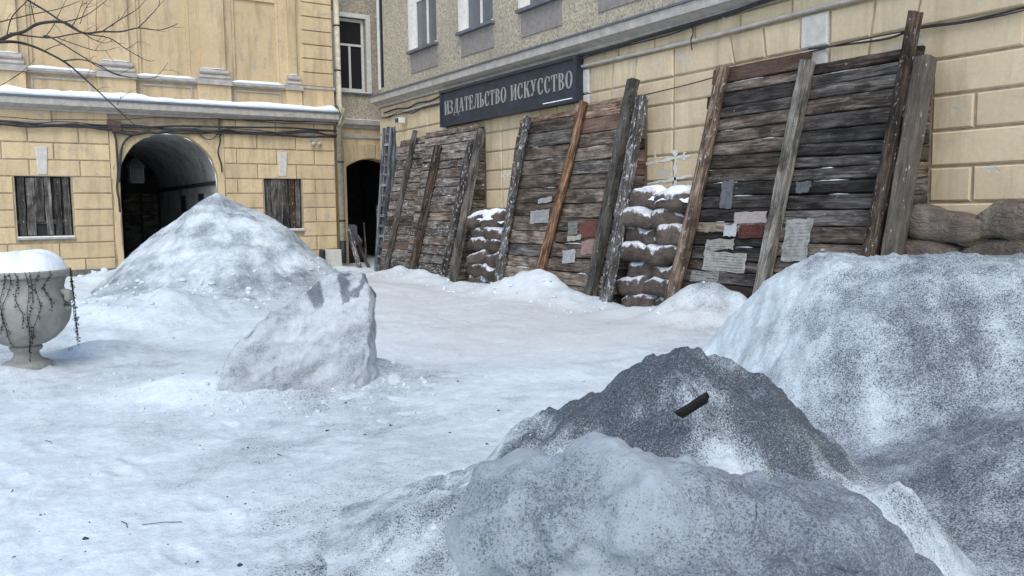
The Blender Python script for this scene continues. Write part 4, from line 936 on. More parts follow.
paper(rc(723, 225, 735.5, 236.5, -0.05, 0.1), (0.58, 0.59, 0.60), (0.3, 0.3, 0.32), 4, 'small white square of paper on the nearest barricade', 0.35)
paper(rc(738, 225, 763, 238, -0.05, 0.1), (0.13, 0.045, 0.04), (0.05, 0.02, 0.02), 3, 'dark red torn paper right of the small white square', 0.7)
paper(rc(704.5, 239.5, 733, 250, -0.03, 0.15), (0.40, 0.385, 0.33), INK, 5, 'yellowish printed paper above the large newspaper sheet', 0.6, 0.6)
paper([(704.5, 251), (747, 254), (744, 273), (701.5, 270)], (0.43, 0.42, 0.37), INK, 7, 'largest yellowed newspaper sheet low on the nearest barricade', 0.5, 0.85)
paper([(692, 270.5), (719, 272), (717, 283.5), (690, 281)], (0.33, 0.32, 0.29), INK, 4, 'torn lowest newspaper strip on the nearest barricade', 0.75, 0.8)
paper([(786.5, 219.8), (814, 218), (805.5, 261), (780, 261)], (0.40, 0.40, 0.37), INK, 13, 'tall faded poster right of the middle beam on the nearest barricade', 0.75, 0.5)
paper([(722.4, 181), (734, 179.5), (731, 208.5), (719, 208.5)], (0.15, 0.16, 0.172), (0.14, 0.15, 0.16), 1, 'blue grey bare patch left by a poster on the nearest barricade', 0.6, 0.0, name='poster_remnant', catg='poster remnant')
paper([(796.5, 182), (812, 180), (809, 192), (795, 193)], (0.14, 0.15, 0.16), (0.13, 0.14, 0.15), 1, 'blue grey poster scrap above the tall faded poster', 0.7, 0.0, name='poster_remnant', catg='poster remnant')
paper(rc(537.4, 199, 551.3, 204, -0.18, 0.2), (0.45, 0.43, 0.42), INK, 3, 'narrow white label left of the orange log', 0.4)
paper([(530.8, 211), (549.8, 209), (548, 222.3), (529.4, 223.8)], (0.42, 0.41, 0.39), INK, 9, 'grey typed sheet left of the orange log', 0.4, 0.6)
paper(rc(567.5, 222, 577, 235, -0.15, 0.05), (0.24, 0.245, 0.22), INK, 4, 'greenish grey paper left of the red poster', 0.6)
paper(rc(578.5, 222, 596, 238.6, -0.12, 0.08), (0.18, 0.075, 0.062), (0.10, 0.03, 0.03), 7, 'red poster on the middle barricade', 0.4, 0.6)
paper(rc(566.8, 236, 581, 241.2, -0.1, 0.05), (0.47, 0.44, 0.36), INK, 2, 'cream paper strip under the red poster', 0.3, 0.3)
paper(rc(580.6, 241, 594.2, 255, -0.12, 0.1), (0.40, 0.27, 0.24), (0.15, 0.08, 0.07), 8, 'faded pink poster under the red poster', 0.5, 0.6)
paper(rc(562, 250.5, 574.6, 263, -0.1, 0.08), (0.47, 0.48, 0.48), INK, 8, 'white printed sheet lowest on the middle barricade', 0.35, 0.6)

# ------------------------------------------------------------------ sandbags
def bag_mesh(seed, L=0.98, W_=0.56, Hh=0.29):
    """slumped sack: flat underneath, creased, drawn in towards the tied ends"""
    nu, nv = 40, 34; V, Fc = [], []
    a = np.linspace(0, 2*np.pi, nu, endpoint=False); rs = np.random.default_rng(seed); ph = rs.uniform(0, 6, 4)
    for j in range(nv+1):
        t = -1+2*j/nv; x = t*L/2; k = max((1-abs(t)**5.0)**0.5, 0.22)
        sag = 0.035*math.sin(2.2*t+ph[0])+0.02*math.sin(5*t+ph[1])
        for th in a:
            cy, cz = math.cos(th), math.sin(th); e = 0.58
            y = math.copysign(abs(cy)**e, cy)*W_/2*k*(1+0.08*math.sin(3*t+ph[2])); z = math.copysign(abs(cz)**e, cz)*Hh/2*(k*0.9+0.1)
            if z > 0: z *= 1+0.18*math.sin(3.1*t+ph[3])
            V.append((x+0.05*math.sin(th*2+ph[1])*abs(t), y, z+sag))
    V = np.array(V); n = fbm(V[:, 0]*3.2, V[:, 1]*3.2, V[:, 2]*3.2, s=seed, o=3)
    cr = 1-np.abs(fbm(V[:, 0]*3.5+V[:, 2]*6, V[:, 1]*5, V[:, 2]*10, s=seed+5, o=3)); en = np.abs(V[:, 0])/(L/2)
    pl = np.sin(np.arctan2(V[:, 2], V[:, 1])*9+ph[2])*np.clip(en-0.62, 0, 1)*0.35          # pleats by the ties
    V = V*np.stack([np.ones_like(n), 1+0.03*n+0.05*(cr-0.8)+pl, 1+0.04*n+0.07*(cr-0.8)+pl], -1)
    for j in range(nv):
        for k in range(nu): k2 = (k+1) % nu; Fc.append((j*nu+k, j*nu+k2, (j+1)*nu+k2, (j+1)*nu+k))
    Fc += [tuple(range(nu))[::-1], tuple(range(nv*nu, nv*nu+nu))]
    return mesh('sandbag', V, Fc, True)
BAGS = [bag_mesh(s) for s in range(200, 260, 10)]
for b_ in BAGS: b_.materials.append(M['bag'])
def bag_snow(seed, L=0.7, W_=0.40):
    nu, nv = 22, 12; V, Fc = [], []
    for i in range(nv+1):
        for k in range(nu+1):
            u_, v_ = -1+2*k/nu, -1+2*i/nv; q = max(0.0, 1-(abs(u_)**2.6+abs(v_)**2.6)); h = 0.10*q**0.5
            V.append((u_*L/2, v_*W_/2, h-0.10*(u_*u_*0.55+v_*v_*0.9)))
    V = np.array(V); V[:, 2] += 0.02*fbm(V[:, 0]*7, V[:, 1]*7, s=seed, o=3); V[:, 0:2] *= (1+0.12*fbm(V[:, 0]*5, V[:, 1]*5, s=seed+3, o=2))[:, None]
    for i in range(nv):
        for k in range(nu): a = i*(nu+1)+k; Fc.append((a, a+1, a+nu+2, a+nu+1))
    return mesh('snow_cap', V, Fc, True)
CAPS = [bag_snow(s) for s in (300, 310, 320)]
for c_ in CAPS: c_.materials.append(M['fresh'])
ORD = ['lowest', 'second', 'third', 'fourth', 'fifth', 'sixth', 'seventh', 'eighth']
def stack(x0, ylist, rows, hrow, where, grp, dust, capped, seed, tint=(1, 1, 1), shrink=1.0):
    random.seed(seed); nrow = rows
    for r in range(rows):
        for k, y in enumerate(ylist):
            yy = y+random.uniform(-.05, .05)+(0.12 if r % 2 else -0.04); xx = x0+random.uniform(-.05, .05)+0.012*r
            zz = gz(x0, y)*0.3-0.16+hrow*(r+0.5)+random.uniform(-.015, .015)
            name_row = 'topmost' if r == rows-1 else 'lowest' if r == 0 else ORD[rows-1-r]+' from the top'
            side = (['right', 'left'] if len(ylist) == 2 else ['right', 'middle', 'left'])[k]
            lab = f'{side} sandbag {name_row} in the {where}'
            v = random.uniform(0.75, 1.15)
            o = bpy.data.objects.new('sandbag', random.choice(BAGS)); COL.objects.link(o)
            o.location = (xx, yy, zz); o.rotation_euler = (random.uniform(-.10, .10), random.uniform(-.08, .08), math.pi/2+random.uniform(-.09, .09)+(math.pi if random.random() < 0.5 else 0))
            sc = random.uniform(0.93, 1.08)*shrink; o.scale = (sc*random.uniform(.92, 1.1), sc*random.uniform(.95, 1.12), hrow/0.25*random.uniform(0.98, 1.12))
            o.color = (tint[0]*v, tint[1]*v, tint[2]*v, dust)
            tag(o, lab, 'sandbag', grp)
            if capped and r >= rows-1:
                c = bpy.data.objects.new('snow_cap', random.choice(CAPS)); COL.objects.link(c); c.parent = o
                full = r == rows-1
                c.location = (random.uniform(-.03, .03), (0 if full else random.choice((-1, 1))*0.13), 0.115 if full else 0.095); c.scale = (1.28, 1.3, 1.1) if full else (0.9, 0.6, 0.8)
stack(10.42, (16.55, 17.35), 6, 0.30, 'snowy stack left of the frosted log', 'sandbags between the barricades', 1.0, True, 5, (0.85, 0.79, 0.77))
stack(10.42, (10.75, 11.55), 7, 0.315, 'snowy stack left of the brown log', 'sandbags between the barricades', 1.0, True, 8, (0.85, 0.79, 0.77))
stack(10.50, (4.25, 5.12, 5.97), 5, 0.365, 'bare brown stack at the right edge', 'bare sandbags by the right edge', 0.0, False, 11, (1.02, 0.96, 0.88), 1.0)

# ------------------------------------------------------------------ ladders in the corner
def ladder(foot, top, wdt, n, label, depth=0.05):
    f_, t_ = Vector(foot), Vector(top); ax = (t_-f_).normalized(); side = Vector((0.35, -0.94, 0)); side = (side-ax*ax.dot(side)).normalized(); nrm = ax.cross(side)
    r = thing('ladder', f_, label, 'ladder', 'grey ladders in the corner'); L = (t_-f_).length
    for s in (-1, 1):
        mw = frame_m(f_+side*s*wdt/2, t_+side*s*wdt/2, nrm); link('stile', mesh('stile', *timber_vf(L, 0.085, 0.085, 10, 0.004)), 'ladder', r, mw)
    for k in range(n):
        c = f_+ax*(0.25+(L-0.45)*k/(n-1)); mw = frame_m(c-side*(wdt/2-0.02), c+side*(wdt/2-0.02), nrm); link('rung', mesh('rung', *timber_vf(wdt-0.04, 0.075, 0.05, 2, 0.003, 0.003)), 'ladder', r, mw)
for i, (pf, pt, xw, lab) in enumerate([((379.5, 280), (388, 128), 10.35, 'grey ladder standing in the corner, leftmost of the three'), ((388, 276), (395.5, 127), 10.6, 'grey ladder standing in the corner, rightmost of the three'), ((384, 278), (392, 127), 10.5, 'grey ladder standing in the corner, middle one of the three')]):
    a = on(*pf, 0, xw); b = on(*pt, 0, xw+0.28); b.y = a.y+0.15; b.z = on(*pt, 1, b.y).z; b.x = on(*pt, 1, b.y).x
    ladder((a.x, a.y, gz(a.x, a.y)-0.05), b, 0.30, 14-i, lab)

# ------------------------------------------------------------------ downpipe, cables, lamps on the walls
DP = thing('downpipe', (10.22, B-0.12, 0), 'painted downpipe running down the corner of the yellow building', 'downpipe')
part(DP, 'pipe', tube([(10.05, B-0.13, z) for z in (0.75, 4.45)]+[(10.05, B-0.16, 4.5)], 0.095, 14), 'pipe', True)
part(DP, 'upper_pipe', tube([(10.05, B-0.165, 4.48), (10.05, B-0.42, 4.62), (10.05, B-0.44, 4.95), (10.05, B-0.16, 5.15), (10.05, B-0.16, 11.4)], 0.09, 14), 'pipe', True)
part(DP, 'lower_pipe', tube([(10.05, B-0.13, 0.05), (10.05, B-0.13, 0.78)], 0.105, 14), 'black_metal', True)
for z in (1.4, 3.3, 6.2, 7.6): part(DP, 'bracket', tube([(10.05, B-0.14, z), (10.05, B-0.14, z+0.05)], 0.112, 14), 'black_metal', True)
def cable(label, pts, r=0.014, grp='cables on the walls', mat='cable', n=5):
    P = smooth_path(pts, n); c = P[0]; v, f_ = tube([p-c for p in P], r, 6)
    o = link('wall_cable', mesh('wall_cable', v, f_, True), mat, None, Matrix.Translation(c)); return tag(o, label, 'cable', grp)
def lcab(pxs, d=0.09): return [on(x, y, 1, B-d) for x, y in pxs]
random.seed(9)
def run(px0, px1, f, n, d, amp): 
    return [on(px0+(px1-px0)*i/n, f(px0+(px1-px0)*i/n)+random.uniform(-amp, amp), 1, B-d) for i in range(n+1)]
cable('uppermost thin cable sagging below the yellow cornice', run(-40, 335, lambda x: 117+0.016*x+2*math.sin(x/40), 14, 0.10, 0.6), 0.011)
cable('thick cable above the archway', run(-40, 338, lambda x: 121.5+0.030*x+2*math.sin(x/55), 16, 0.12, 0.8), 0.030)
cable('second thick cable twisting along the first above the archway', run(-40, 338, lambda x: 123.5+0.030*x+1.6*math.sin(x/33+1), 18, 0.10, 0.9), 0.026)
cable('thin slack cable crossing the thick ones above the archway', run(-40, 338, lambda x: 122+0.036*x+2.4*math.sin(x/25+2), 20, 0.14, 0.9), 0.012)
cable('black cable sagging in loops left of the junction box', run(-40, 112, lambda x: 124+0.03*x+1.5*math.sin(x/14), 12, 0.13, 0.9), 0.034)
cable('thick black cable bunched over the crown of the arch', run(112, 222, lambda x: 131+0.02*(x-112)+2.2*math.sin(x/17), 12, 0.13, 1.0), 0.040)
cable('twisted cable right of the arch below the cornice', run(205, 338, lambda x: 131.5+0.02*(x-205)+1.6*math.sin(x/13), 12, 0.13, 0.9), 0.032)
cable('thin upper cable right of the arch below the cornice', run(218, 338, lambda x: 119+0.03*(x-218), 8, 0.10, 0.4), 0.016)
cable('lowest cable of the bundle over the left wall', run(95, 338, lambda x: 128+0.026*x+1.5*math.sin(x/22), 14, 0.10, 0.8), 0.020)
cable('cable drop running down the left side of the arch', lcab([(113, 129), (116, 140), (117, 155), (118, 172), (117, 188), (119, 200), (120, 212)]), 0.03)
cable('looped cable bundle hugging the upper left of the arch', lcab([(150, 131), (135, 134), (125, 141), (121, 152), (120, 168), (119, 182)], 0.11), 0.035)
cable('loose loop hanging at the right shoulder of the arch', lcab([(196, 131), (206, 139), (214, 138), (219, 131)], 0.11), 0.016)
cable('cable drop running down the right side of the arch', lcab([(219, 118), (219.5, 130), (220, 142), (218, 152), (221, 163), (222, 172)]), 0.022)
def rcab(pxs, d=0.09): return [on(x, y, 0, D-d) for x, y in pxs]
cable('black cable high on the facade running off to the right', rcab([(809, 49), (850, 44), (890, 38), (918, 27.5), (960, 22), (1000, 13.5), (1060, -2)], 0.05), 0.016)
cable('second black cable beside the high one on the facade', rcab([(640, 96), (690, 84), (740, 70), (790, 57), (850, 42), (918, 29), (962, 23), (1004, 15), (1060, 1)], 0.07), 0.011)
cable('dark cable bundle under the facade cornice right of the sign', rcab([(577, 56), (600, 51), (640, 39), (690, 24.5), (730, 13), (780, -4)], 0.10), 0.035)
cable('thin cable wavering under the facade cornice right of the sign', rcab([(577, 60), (610, 50), (650, 40), (672, 34), (700, 24), (740, 10), (790, -5)], 0.12), 0.016)
cable('cable along the facade left of the sign', rcab([(384, 113), (396, 109), (408, 108), (418, 103), (430, 101), (441, 96)], 0.08), 0.025)
cable('lower slack cable left of the sign', rcab([(386, 118), (400, 112), (412, 113), (425, 107), (441, 104)], 0.08), 0.018)
cable('cable hook hanging from the conduit right of the sign', rcab([(692, 25), (693, 33), (691, 40), (692, 50)], 0.09), 0.012)
o = part(None, 'junction_box', wbox(LW, on(107, 126, 1, B).x, on(120, 126, 1, B).x, on(113, 131, 1, B).z, on(113, 121, 1, B).z, 0.0, 0.14), m_plain('rusty_box', (0.09, 0.055, 0.04), 0.8, 0.4, 12)); tag(o, 'rusty brown junction box above the left of the arch', 'junction box')
def hx(px, py): return on(px, py, 0, D-0.1)
c = hx(404, 121); fl = thing('floodlight', c, 'small white floodlight on the facade above the ladders', 'floodlight')
part(fl, 'housing', box(c.x-0.22, c.x-0.02, c.y-0.10, c.y+0.14, c.z-0.07, c.z+0.09), 'white_trim'); part(fl, 'lens', box(c.x-0.235, c.x-0.222, c.y-0.08, c.y+0.12, c.z-0.05, c.z+0.07), 'glass_dark'); part(fl, 'arm', tube([(c.x-0.05, c.y+0.1, c.z), (c.x+0.05, c.y+0.35, c.z+0.02), (D+0.02, c.y+0.40, c.z+0.02)], 0.02, 6), 'white_trim')
for k, px in enumerate((313, 319)):
    c = on(px, 143, 1, B-0.12); s = thing('spotlight', c, ['small grey spotlight under the cable, left of its pair', 'small grey spotlight under the cable, right of its pair'][k], 'spotlight', 'spotlights on the yellow wall')
    part(s, 'head', tube([(c.x, c.y-0.10, c.z-0.06), (c.x, c.y, c.z), (c.x, c.y+0.03, c.z+0.01)], [0.07, 0.055, 0.03], 10), 'moulding', True); part(s, 'bracket', tube([(c.x, c.y+0.02, c.z), (c.x, B+0.02, c.z+0.08)], 0.014, 6), 'black_metal')
# hanging lantern in the arch
c = on(136, 172, 1, B+0.9); LN = thing('hanging_lantern', (c.x, c.y, c.z-0.30), 'black lantern hanging inside the archway', 'lantern')
part(LN, 'body', cat(*[box(c.x+a-0.02, c.x+a+0.02, c.y+b-0.02, c.y+b+0.02, c.z-0.30, c.z+0.14) for a in (-0.17, 0.17) for b in (-0.17, 0.17)], box(c.x-0.19, c.x+0.19, c.y-0.19, c.y+0.19, c.z-0.33, c.z-0.28)), 'black_metal')
part(LN, 'glass', box(c.x-0.16, c.x+0.16, c.y-0.16, c.y+0.16, c.z-0.278, c.z+0.138), 'dark')
part(LN, 'cap', lathe([(0.29, 0.14), (0.26, 0.20), (0.16, 0.30), (0.10, 0.36), (0.05, 0.40), (0.015, 0.44)], 8, c), 'black_metal'); part(LN, 'chain', tube([(c.x, c.y, c.z+0.43), (c.x, c.y, ASP+math.sqrt(max(0.01, AR**2-(c.x-AC)**2))+0.02)], 0.014, 6), 'black_metal')

# ------------------------------------------------------------------ clutter by the doorway
def stick(label, a, b, wd, th, mat, col=(1, 1, 1, 1), face=(0, -1, 0), name='leaning_board'):
    o = link(name, mesh(name, *timber_vf((Vector(b)-Vector(a)).length, wd, th, 6, 0.006)), mat, None, frame_m(a, b, face), col); return tag(o, label, 'board')
a, b = Vector((10.18, 24.75, 0.0)), Vector((9.92, 25.58, 1.12)); 
stick('pale snowy board leaning on the downpipe foot', (10.25, 24.8, gz(10.2, 24.8)-0.03), (10.22, 25.56, 1.15), 0.16, 0.03, 'log_frost', (1.6, 1.6, 1.6, 1))
stick('dark board crossing behind the pale one by the downpipe', (10.62, 24.9, gz(10.6, 24.9)-0.03), (10.34, 25.6, 1.25), 0.10, 0.05, 'wood_d', (0.6, 0.6, 0.6, 1))
stick('thin lath standing in the dark doorway', (11.0, 26.0, -0.05), (11.25, 26.75, 1.35), 0.06, 0.03, 'log_brown')
stick('upright brown plank against the right side of the doorway', (11.55, 26.2, -0.05), (11.62, 26.35, 1.9), 0.14, 0.04, 'log_brown')
o = link('plastic_sack', bag_mesh(411, 0.8, 0.6, 0.55), m_plain('blue_sack', (0.16, 0.19, 0.25), 0.5, 0.4, 6), None, Matrix.Translation((10.95, 27.2, 0.85)) @ Matrix.Rotation(1.3, 4, 'Y')); tag(o, 'bluish plastic sack inside the dark doorway', 'sack')
o = link('plastic_sack', bag_mesh(431, 0.9, 0.7, 0.6), 'dark', None, Matrix.Translation((10.95, 27.25, 0.2))); tag(o, 'black sack under the bluish one in the doorway', 'sack')
c = on(322.5, 264, 1, B-0.25); o = part(None, 'pipe_stub', tube([(c.x, c.y, -0.1), (c.x, c.y, 0.42), (c.x+0.01, c.y, 0.52)], [0.10, 0.10, 0.085], 12), 'black_metal', True); tag(o, 'short black pipe stub at the foot of the yellow wall', 'pipe')
o = part(None, 'stone_block', wblock(LW, [(9.35, -0.1), (10.0, -0.1), (9.98, 0.50), (9.37, 0.52)], 0.06, 0.20, 0.03), 'grey_stone'); tag(o, 'grey stone block at the foot of the yellow wall', 'stone')

# ------------------------------------------------------------------ planted urn
ub = on(28, 375, 2, 0.0); uz = gz(ub.x, ub.y)-0.03
UR = thing('garden_urn', (ub.x, ub.y, uz), 'large mossy concrete urn capped with snow and trailing ivy', 'urn')
c = (ub.x, ub.y, uz)
part(UR, 'foot', lathe([(0.24, -0.05), (0.24, 0.05), (0.21, 0.07), (0.15, 0.09), (0.125, 0.13), (0.12, 0.17), (0.155, 0.20), (0.16, 0.225), (0.13, 0.245)], 40, c), 'urn', True)
BP = [(0.13, 0.24), (0.20, 0.26), (0.29, 0.31), (0.37, 0.39), (0.425, 0.48), (0.45, 0.57), (0.455, 0.64), (0.435, 0.73), (0.405, 0.80), (0.395, 0.86), (0.41, 0.93), (0.44, 0.975)]
part(UR, 'bowl', lathe(BP, 56, c), 'urn', True)
part(UR, 'rim', lathe([(0.40, 0.973), (0.455, 0.973), (0.465, 0.99), (0.465, 1.03), (0.455, 1.045), (0.40, 1.045)], 56, c), 'urn')
for ang in (-32, 148): 
    t = math.radians(ang); part(UR, 'lug', tube([(c[0]+math.cos(t)*r_, c[1]+math.sin(t)*r_, c[2]+z_) for r_, z_ in ((0.40, 0.82), (0.475, 0.80), (0.49, 0.73), (0.47, 0.66), (0.44, 0.62))], [0.03, 0.045, 0.05, 0.045, 0.03], 10), 'urn', True)
V, Fc = [], []; nr, ns = 12, 40
for i in range(nr+1):
    for k in range(ns):
        t = 2*math.pi*k/ns; r_ = (0.44+0.02*math.sin(t*3))*i/nr; x, y = r_*math.cos(t), r_*math.sin(t); q = i/nr
        z = 1.035+0.20*(1-q**3.2)**0.7*(1+0.22*math.sin(t*2+1.0)*q+0.10*math.sin(t*5)*q)
        V.append((c[0]+x, c[1]+y, c[2]+z+0.015*float(vn(np.array([x*6]), np.array([y*6]), s=3)[0])))
for i in range(nr):
    for k in range(ns): k2 = (k+1) % ns; Fc.append((i*ns+k, i*ns+k2, (i+1)*ns+k2, (i+1)*ns+k))
part(UR, 'snow_cap', (V, Fc), 'fresh', True)
random.seed(31)
def bowl_r(z):
    pts = BP+[(0.47, 1.05)]
    for (r0, z0), (r1, z1) in zip(pts, pts[1:]):
        if z0 <= z <= z1: return r0+(r1-r0)*(z-z0)/(z1-z0)
    return 0.14
def ivy(ang, length, drift, free=False):
    P = []; n = 22
    for k in range(n+1):
        s = k/n; z = 1.05-length*s; t = math.radians(ang+drift*s+3*math.sin(s*9+ang)); rr = (bowl_r(max(z, 0.25))+0.02) if not free else 0.47+0.03*s
        if free is False and z < 0.5: rr = max(rr, bowl_r(max(z, 0.25))+0.02)
        P.append(Vector((c[0]+rr*math.cos(t), c[1]+rr*math.sin(t), c[2]+z)))
    vf = [tube(P, 0.003, 5)]
    for p in P[1:]:
        for _ in range(random.choice((1, 2, 3, 4))):
            d = Vector((random.uniform(-1, 1), random.uniform(-1, 1), random.uniform(-1.2, 0.3))).normalized(); e = d.cross(Vector((random.uniform(-1, 1), random.uniform(-1, 1), random.uniform(-1, 1)))).normalized(); s = random.uniform(0.007, 0.015)
            q = p+Vector((random.uniform(-.012, .012), random.uniform(-.012, .012), random.uniform(-.015, .015)))
            vf.append(([q, q+d*s+e*s*0.7, q+d*s*1.9, q+d*s-e*s*0.7], [(0, 1, 2, 3)]))
    V, Fc = cat(*vf); o = part(UR, 'ivy_strand', (V, Fc), 'ivy')
va = math.degrees(math.atan2(-c[1], -c[0]))      # side that faces the yard
for da, ln_, dr in ((-58, 0.55, -6), (-50, 0.72, -10), (-44, 0.5, -4), (-20, 0.62, -9), (-14, 0.78, -14), (-8, 0.55, 5), (4, 0.85, 4), (10, 0.95, -4), (20, 0.7, -8), (30, 0.4, 2), (-75, 0.6, 5)): ivy(va+da, ln_, dr)
for da, ln_ in ((84, 0.80), (92, 0.86), (76, 0.74), (100, 0.7)): ivy(va+da, ln_, 3, True)

# ------------------------------------------------------------------ bare tree reaching in from the left
TD = 7.4
tb = at_depth(-190, 40, TD+0.4); TR = thing('bare_tree', (tb.x, tb.y, gz(tb.x, tb.y)), 'bare dark tree reaching its twigs into the upper left corner', 'tree')
e0 = at_depth(-14, 43, TD)
part(TR, 'trunk', tube(smooth_path([(tb.x, tb.y, -0.1), (tb.x+0.03, tb.y, 1.0), (tb.x-0.05, tb.y+0.05, 2.3), (tb.x+0.05, tb.y, 3.6), (tb.x, tb.y+0.1, 5.2), (tb.x-0.1, tb.y, 7.0)], 4), [0.16-0.006*i for i in range(21)], 12), 'bark', True)
part(TR, 'limb', tube(smooth_path([(tb.x+0.02, tb.y, 2.5), tuple((Vector((tb.x, tb.y, 2.75))*0.6+e0*0.4)), tuple(e0)], 5), [0.055-0.0033*i for i in range(11)], 9), 'bark', True)
BRS = [([(-14, 43), (0, 40), (11, 35), (24, 31.6), (39, 23.6), (64, 22.4), (83, 33), (102, 31.6), (121, 31.6), (138.5, 28), (160, 30), (178, 23.6)], 0.032, 0.004, 0.0),
 ([(10, 33), (29, 36), (52, 37.7), (73, 34), (84, 33)], 0.014, 0.007, -0.1), ([(-14, 43), (0, 42), (15, 42), (29, 45), (44, 51), (63, 61), (75, 70), (97, 90), (117, 109), (129, 120), (137, 126)], 0.026, 0.004, 0.2),
 ([(18, -10), (28, 0), (46, 11), (64, 23), (83, 33), (109, 38), (126, 49), (146, 60), (155, 60.7)], 0.018, 0.003, -0.2), ([(-10, 25), (0, 22), (29, 15), (58, 9), (80, 1)], 0.012, 0.004, 0.3), ([(7, 35), (12, 17), (27, 1), (36, -10)], 0.010, 0.005, -0.1),
 ([(36, 26), (33, 15), (30, 0)], 0.009, 0.005, 0.1), ([(44, 36), (52, 38), (85, 58), (97, 66), (117, 75), (131, 78)], 0.013, 0.003, -0.3), ([(63, 61), (80, 59.5), (97, 64), (114, 73), (136, 78), (155, 77), (168, 63)], 0.011, 0.003, 0.15),
 ([(102, 31.6), (121, 19), (136, 10), (145, 1)], 0.009, 0.003, 0.1), ([(138, 28), (148, 18), (159, 5), (158, -6)], 0.008, 0.003, -0.1), ([(64, 22), (85, 16), (107, 0)], 0.010, 0.004, 0.2), ([(44, 51), (55, 46), (66, 44)], 0.008, 0.003, 0.1),
 ([(58, 38), (80, 46), (100, 51), (119, 47)], 0.008, 0.003, 0.25), ([(72, 26), (76, 20), (78, 15), (83, 0)], 0.008, 0.003, 0.0), ([(44, 38), (52, 28), (60, 12), (66, 0)], 0.007, 0.003, -0.2), ([(97, 33), (96, 22), (97, 0)], 0.006, 0.003, 0.2), ([(83, 33), (95, 40), (106, 43), (113, 39)], 0.008, 0.003, 0.1),
 ([(126, 49), (132, 46), (138, 41)], 0.006, 0.002, -0.2), ([(117, 75), (128, 70), (136, 66)], 0.005, 0.002, 0.0), ([(117, 105), (120, 100), (121, 95)], 0.005, 0.002, 0.2), ([(0, 86), (10, 80), (22, 72), (36, 58)], 0.006, 0.003, 0.0), ([(80, 24), (86, 8), (96, -4)], 0.006, 0.003, 0.1), ([(112, 26), (118, 20), (119, 14)], 0.005, 0.002, 0.0)]
random.seed(14)
for pts, r0, r1, k in BRS:
    P = smooth_path([at_depth(x, y, TD+k*i/len(pts)*1.5+0.06*math.sin(i*2.1+k*9)) for i, (x, y) in enumerate(pts)], 4); n = len(P)
    part(TR, 'branch', tube(P, [0.62*(r0+(r1-r0)*i/(n-1)) for i in range(n)], 6), 'bark', True)
    for k2 in range(len(pts)//2):                       # short side twigs
        a_ = P[random.randrange(n//3, n)]; d_ = (_r*random.uniform(0.2, 1)+_u*random.uniform(-0.8, 0.9)+_f*random.uniform(-.5, .5)).normalized(); l_ = random.uniform(0.06, 0.22)
        part(TR, 'twig', tube(smooth_path([a_, a_+d_*l_*0.5+_u*0.012, a_+d_*l_+_u*random.uniform(-.02, .05)], 3), [0.0026-0.0003*q for q in range(7)], 5), 'bark', True)

# ------------------------------------------------------------------ small litter on the snow
wp = at_depth(694, 404, 3.72); o = link('wood_fragment', mesh('wood_fragment', *timber_vf(0.11, 0.04, 0.03, 3, 0.002, 0.05)), 'wood_d', None, frame_m(wp-_r*0.07-Vector((0, 0, 0.05)), wp+_r*0.05+Vector((0, 0, 0.035))-_f*0.03, (0.3, -0.5, 0.8)), (0.2, 0.18, 0.17, 1)); tag(o, 'dark splinter of wood stuck in the sooty pile', 'wood')
random.seed(77); vf = []
spots = [(183, 387), (345, 401), (327, 428), (365, 432), (258, 467), (240, 569), (458, 384), (499, 412), (487, 449), (279, 455), (248, 446), (163, 531), (86, 544), (390, 423), (450, 434), (12, 497), (117, 478), (90, 478), (320, 405), (305, 440)]
spots += [(random.uniform(0, 520), 300+270*random.random()**0.8) for _ in range(70)]+[(random.uniform(380, 700), random.uniform(305, 400)) for _ in range(40)]
for i, (px, py) in enumerate(spots):
    p = on(px, py, 2, 0.0); p.z = float(gh(np.array([p.x]), np.array([p.y]))[0])+0.004
    s = random.uniform(0.014, 0.026) if i < 16 else random.uniform(0.004, 0.010); d = Vector((random.uniform(-1, 1), random.uniform(-1, 1), 0)).normalized()
    if i % 17 == 4 or i in (11, 15): L = random.uniform(0.03, 0.10); vf.append(tube([p-d*L, p+Vector((0.01, 0.01, 0.004)), p+d*L+Vector((0, 0.02, 0))], 0.0022, 5))
    else:
        bm_ = [(p+Vector((random.uniform(.3, 1.2)*s*math.cos(a), random.uniform(.3, 1.2)*s*math.sin(a), -0.004))) for a in np.linspace(0, 2*math.pi, 7)[:-1]]; tp = p+Vector((random.uniform(-s, s)*0.4, random.uniform(-s, s)*0.4, s*random.uniform(0.2, 0.45)))
        vf.append((bm_+[tp], [(k, (k+1) % 6, 6) for k in range(6)]))
V, Fc = cat(*vf); o = link('litter', mesh('litter', V, Fc), 'bark'); tag(o, 'dark bits of twig and dirt scattered over the trodden snow', 'litter', kind='stuff')
def chunk(p, sz):
    t = (1+5**0.5)/2; iv = [(-1, t, 0), (1, t, 0), (-1, -t, 0), (1, -t, 0), (0, -1, t), (0, 1, t), (0, -1, -t), (0, 1, -t), (t, 0, -1), (t, 0, 1), (-t, 0, -1), (-t, 0, 1)]
    fc = [(0, 11, 5), (0, 5, 1), (0, 1, 7), (0, 7, 10), (0, 10, 11), (1, 5, 9), (5, 11, 4), (11, 10, 2), (10, 7, 6), (7, 1, 8), (3, 9, 4), (3, 4, 2), (3, 2, 6), (3, 6, 8), (3, 8, 9), (4, 9, 5), (2, 4, 11), (6, 2, 10), (8, 6, 7), (9, 8, 1)]
    k = [sz*random.uniform(0.6, 1.2) for _ in range(3)]; a = random.uniform(0, 6.28)
    V = []
    for v in iv:
        q = [v[j]/1.9*k[j]*random.uniform(0.75, 1.2) for j in range(3)]; V.append((p[0]+q[0]*math.cos(a)-q[1]*math.sin(a), p[1]+q[0]*math.sin(a)+q[1]*math.cos(a), p[2]+q[2]*0.8))
    return V, fc
random.seed(99); vf = []; tgt = []
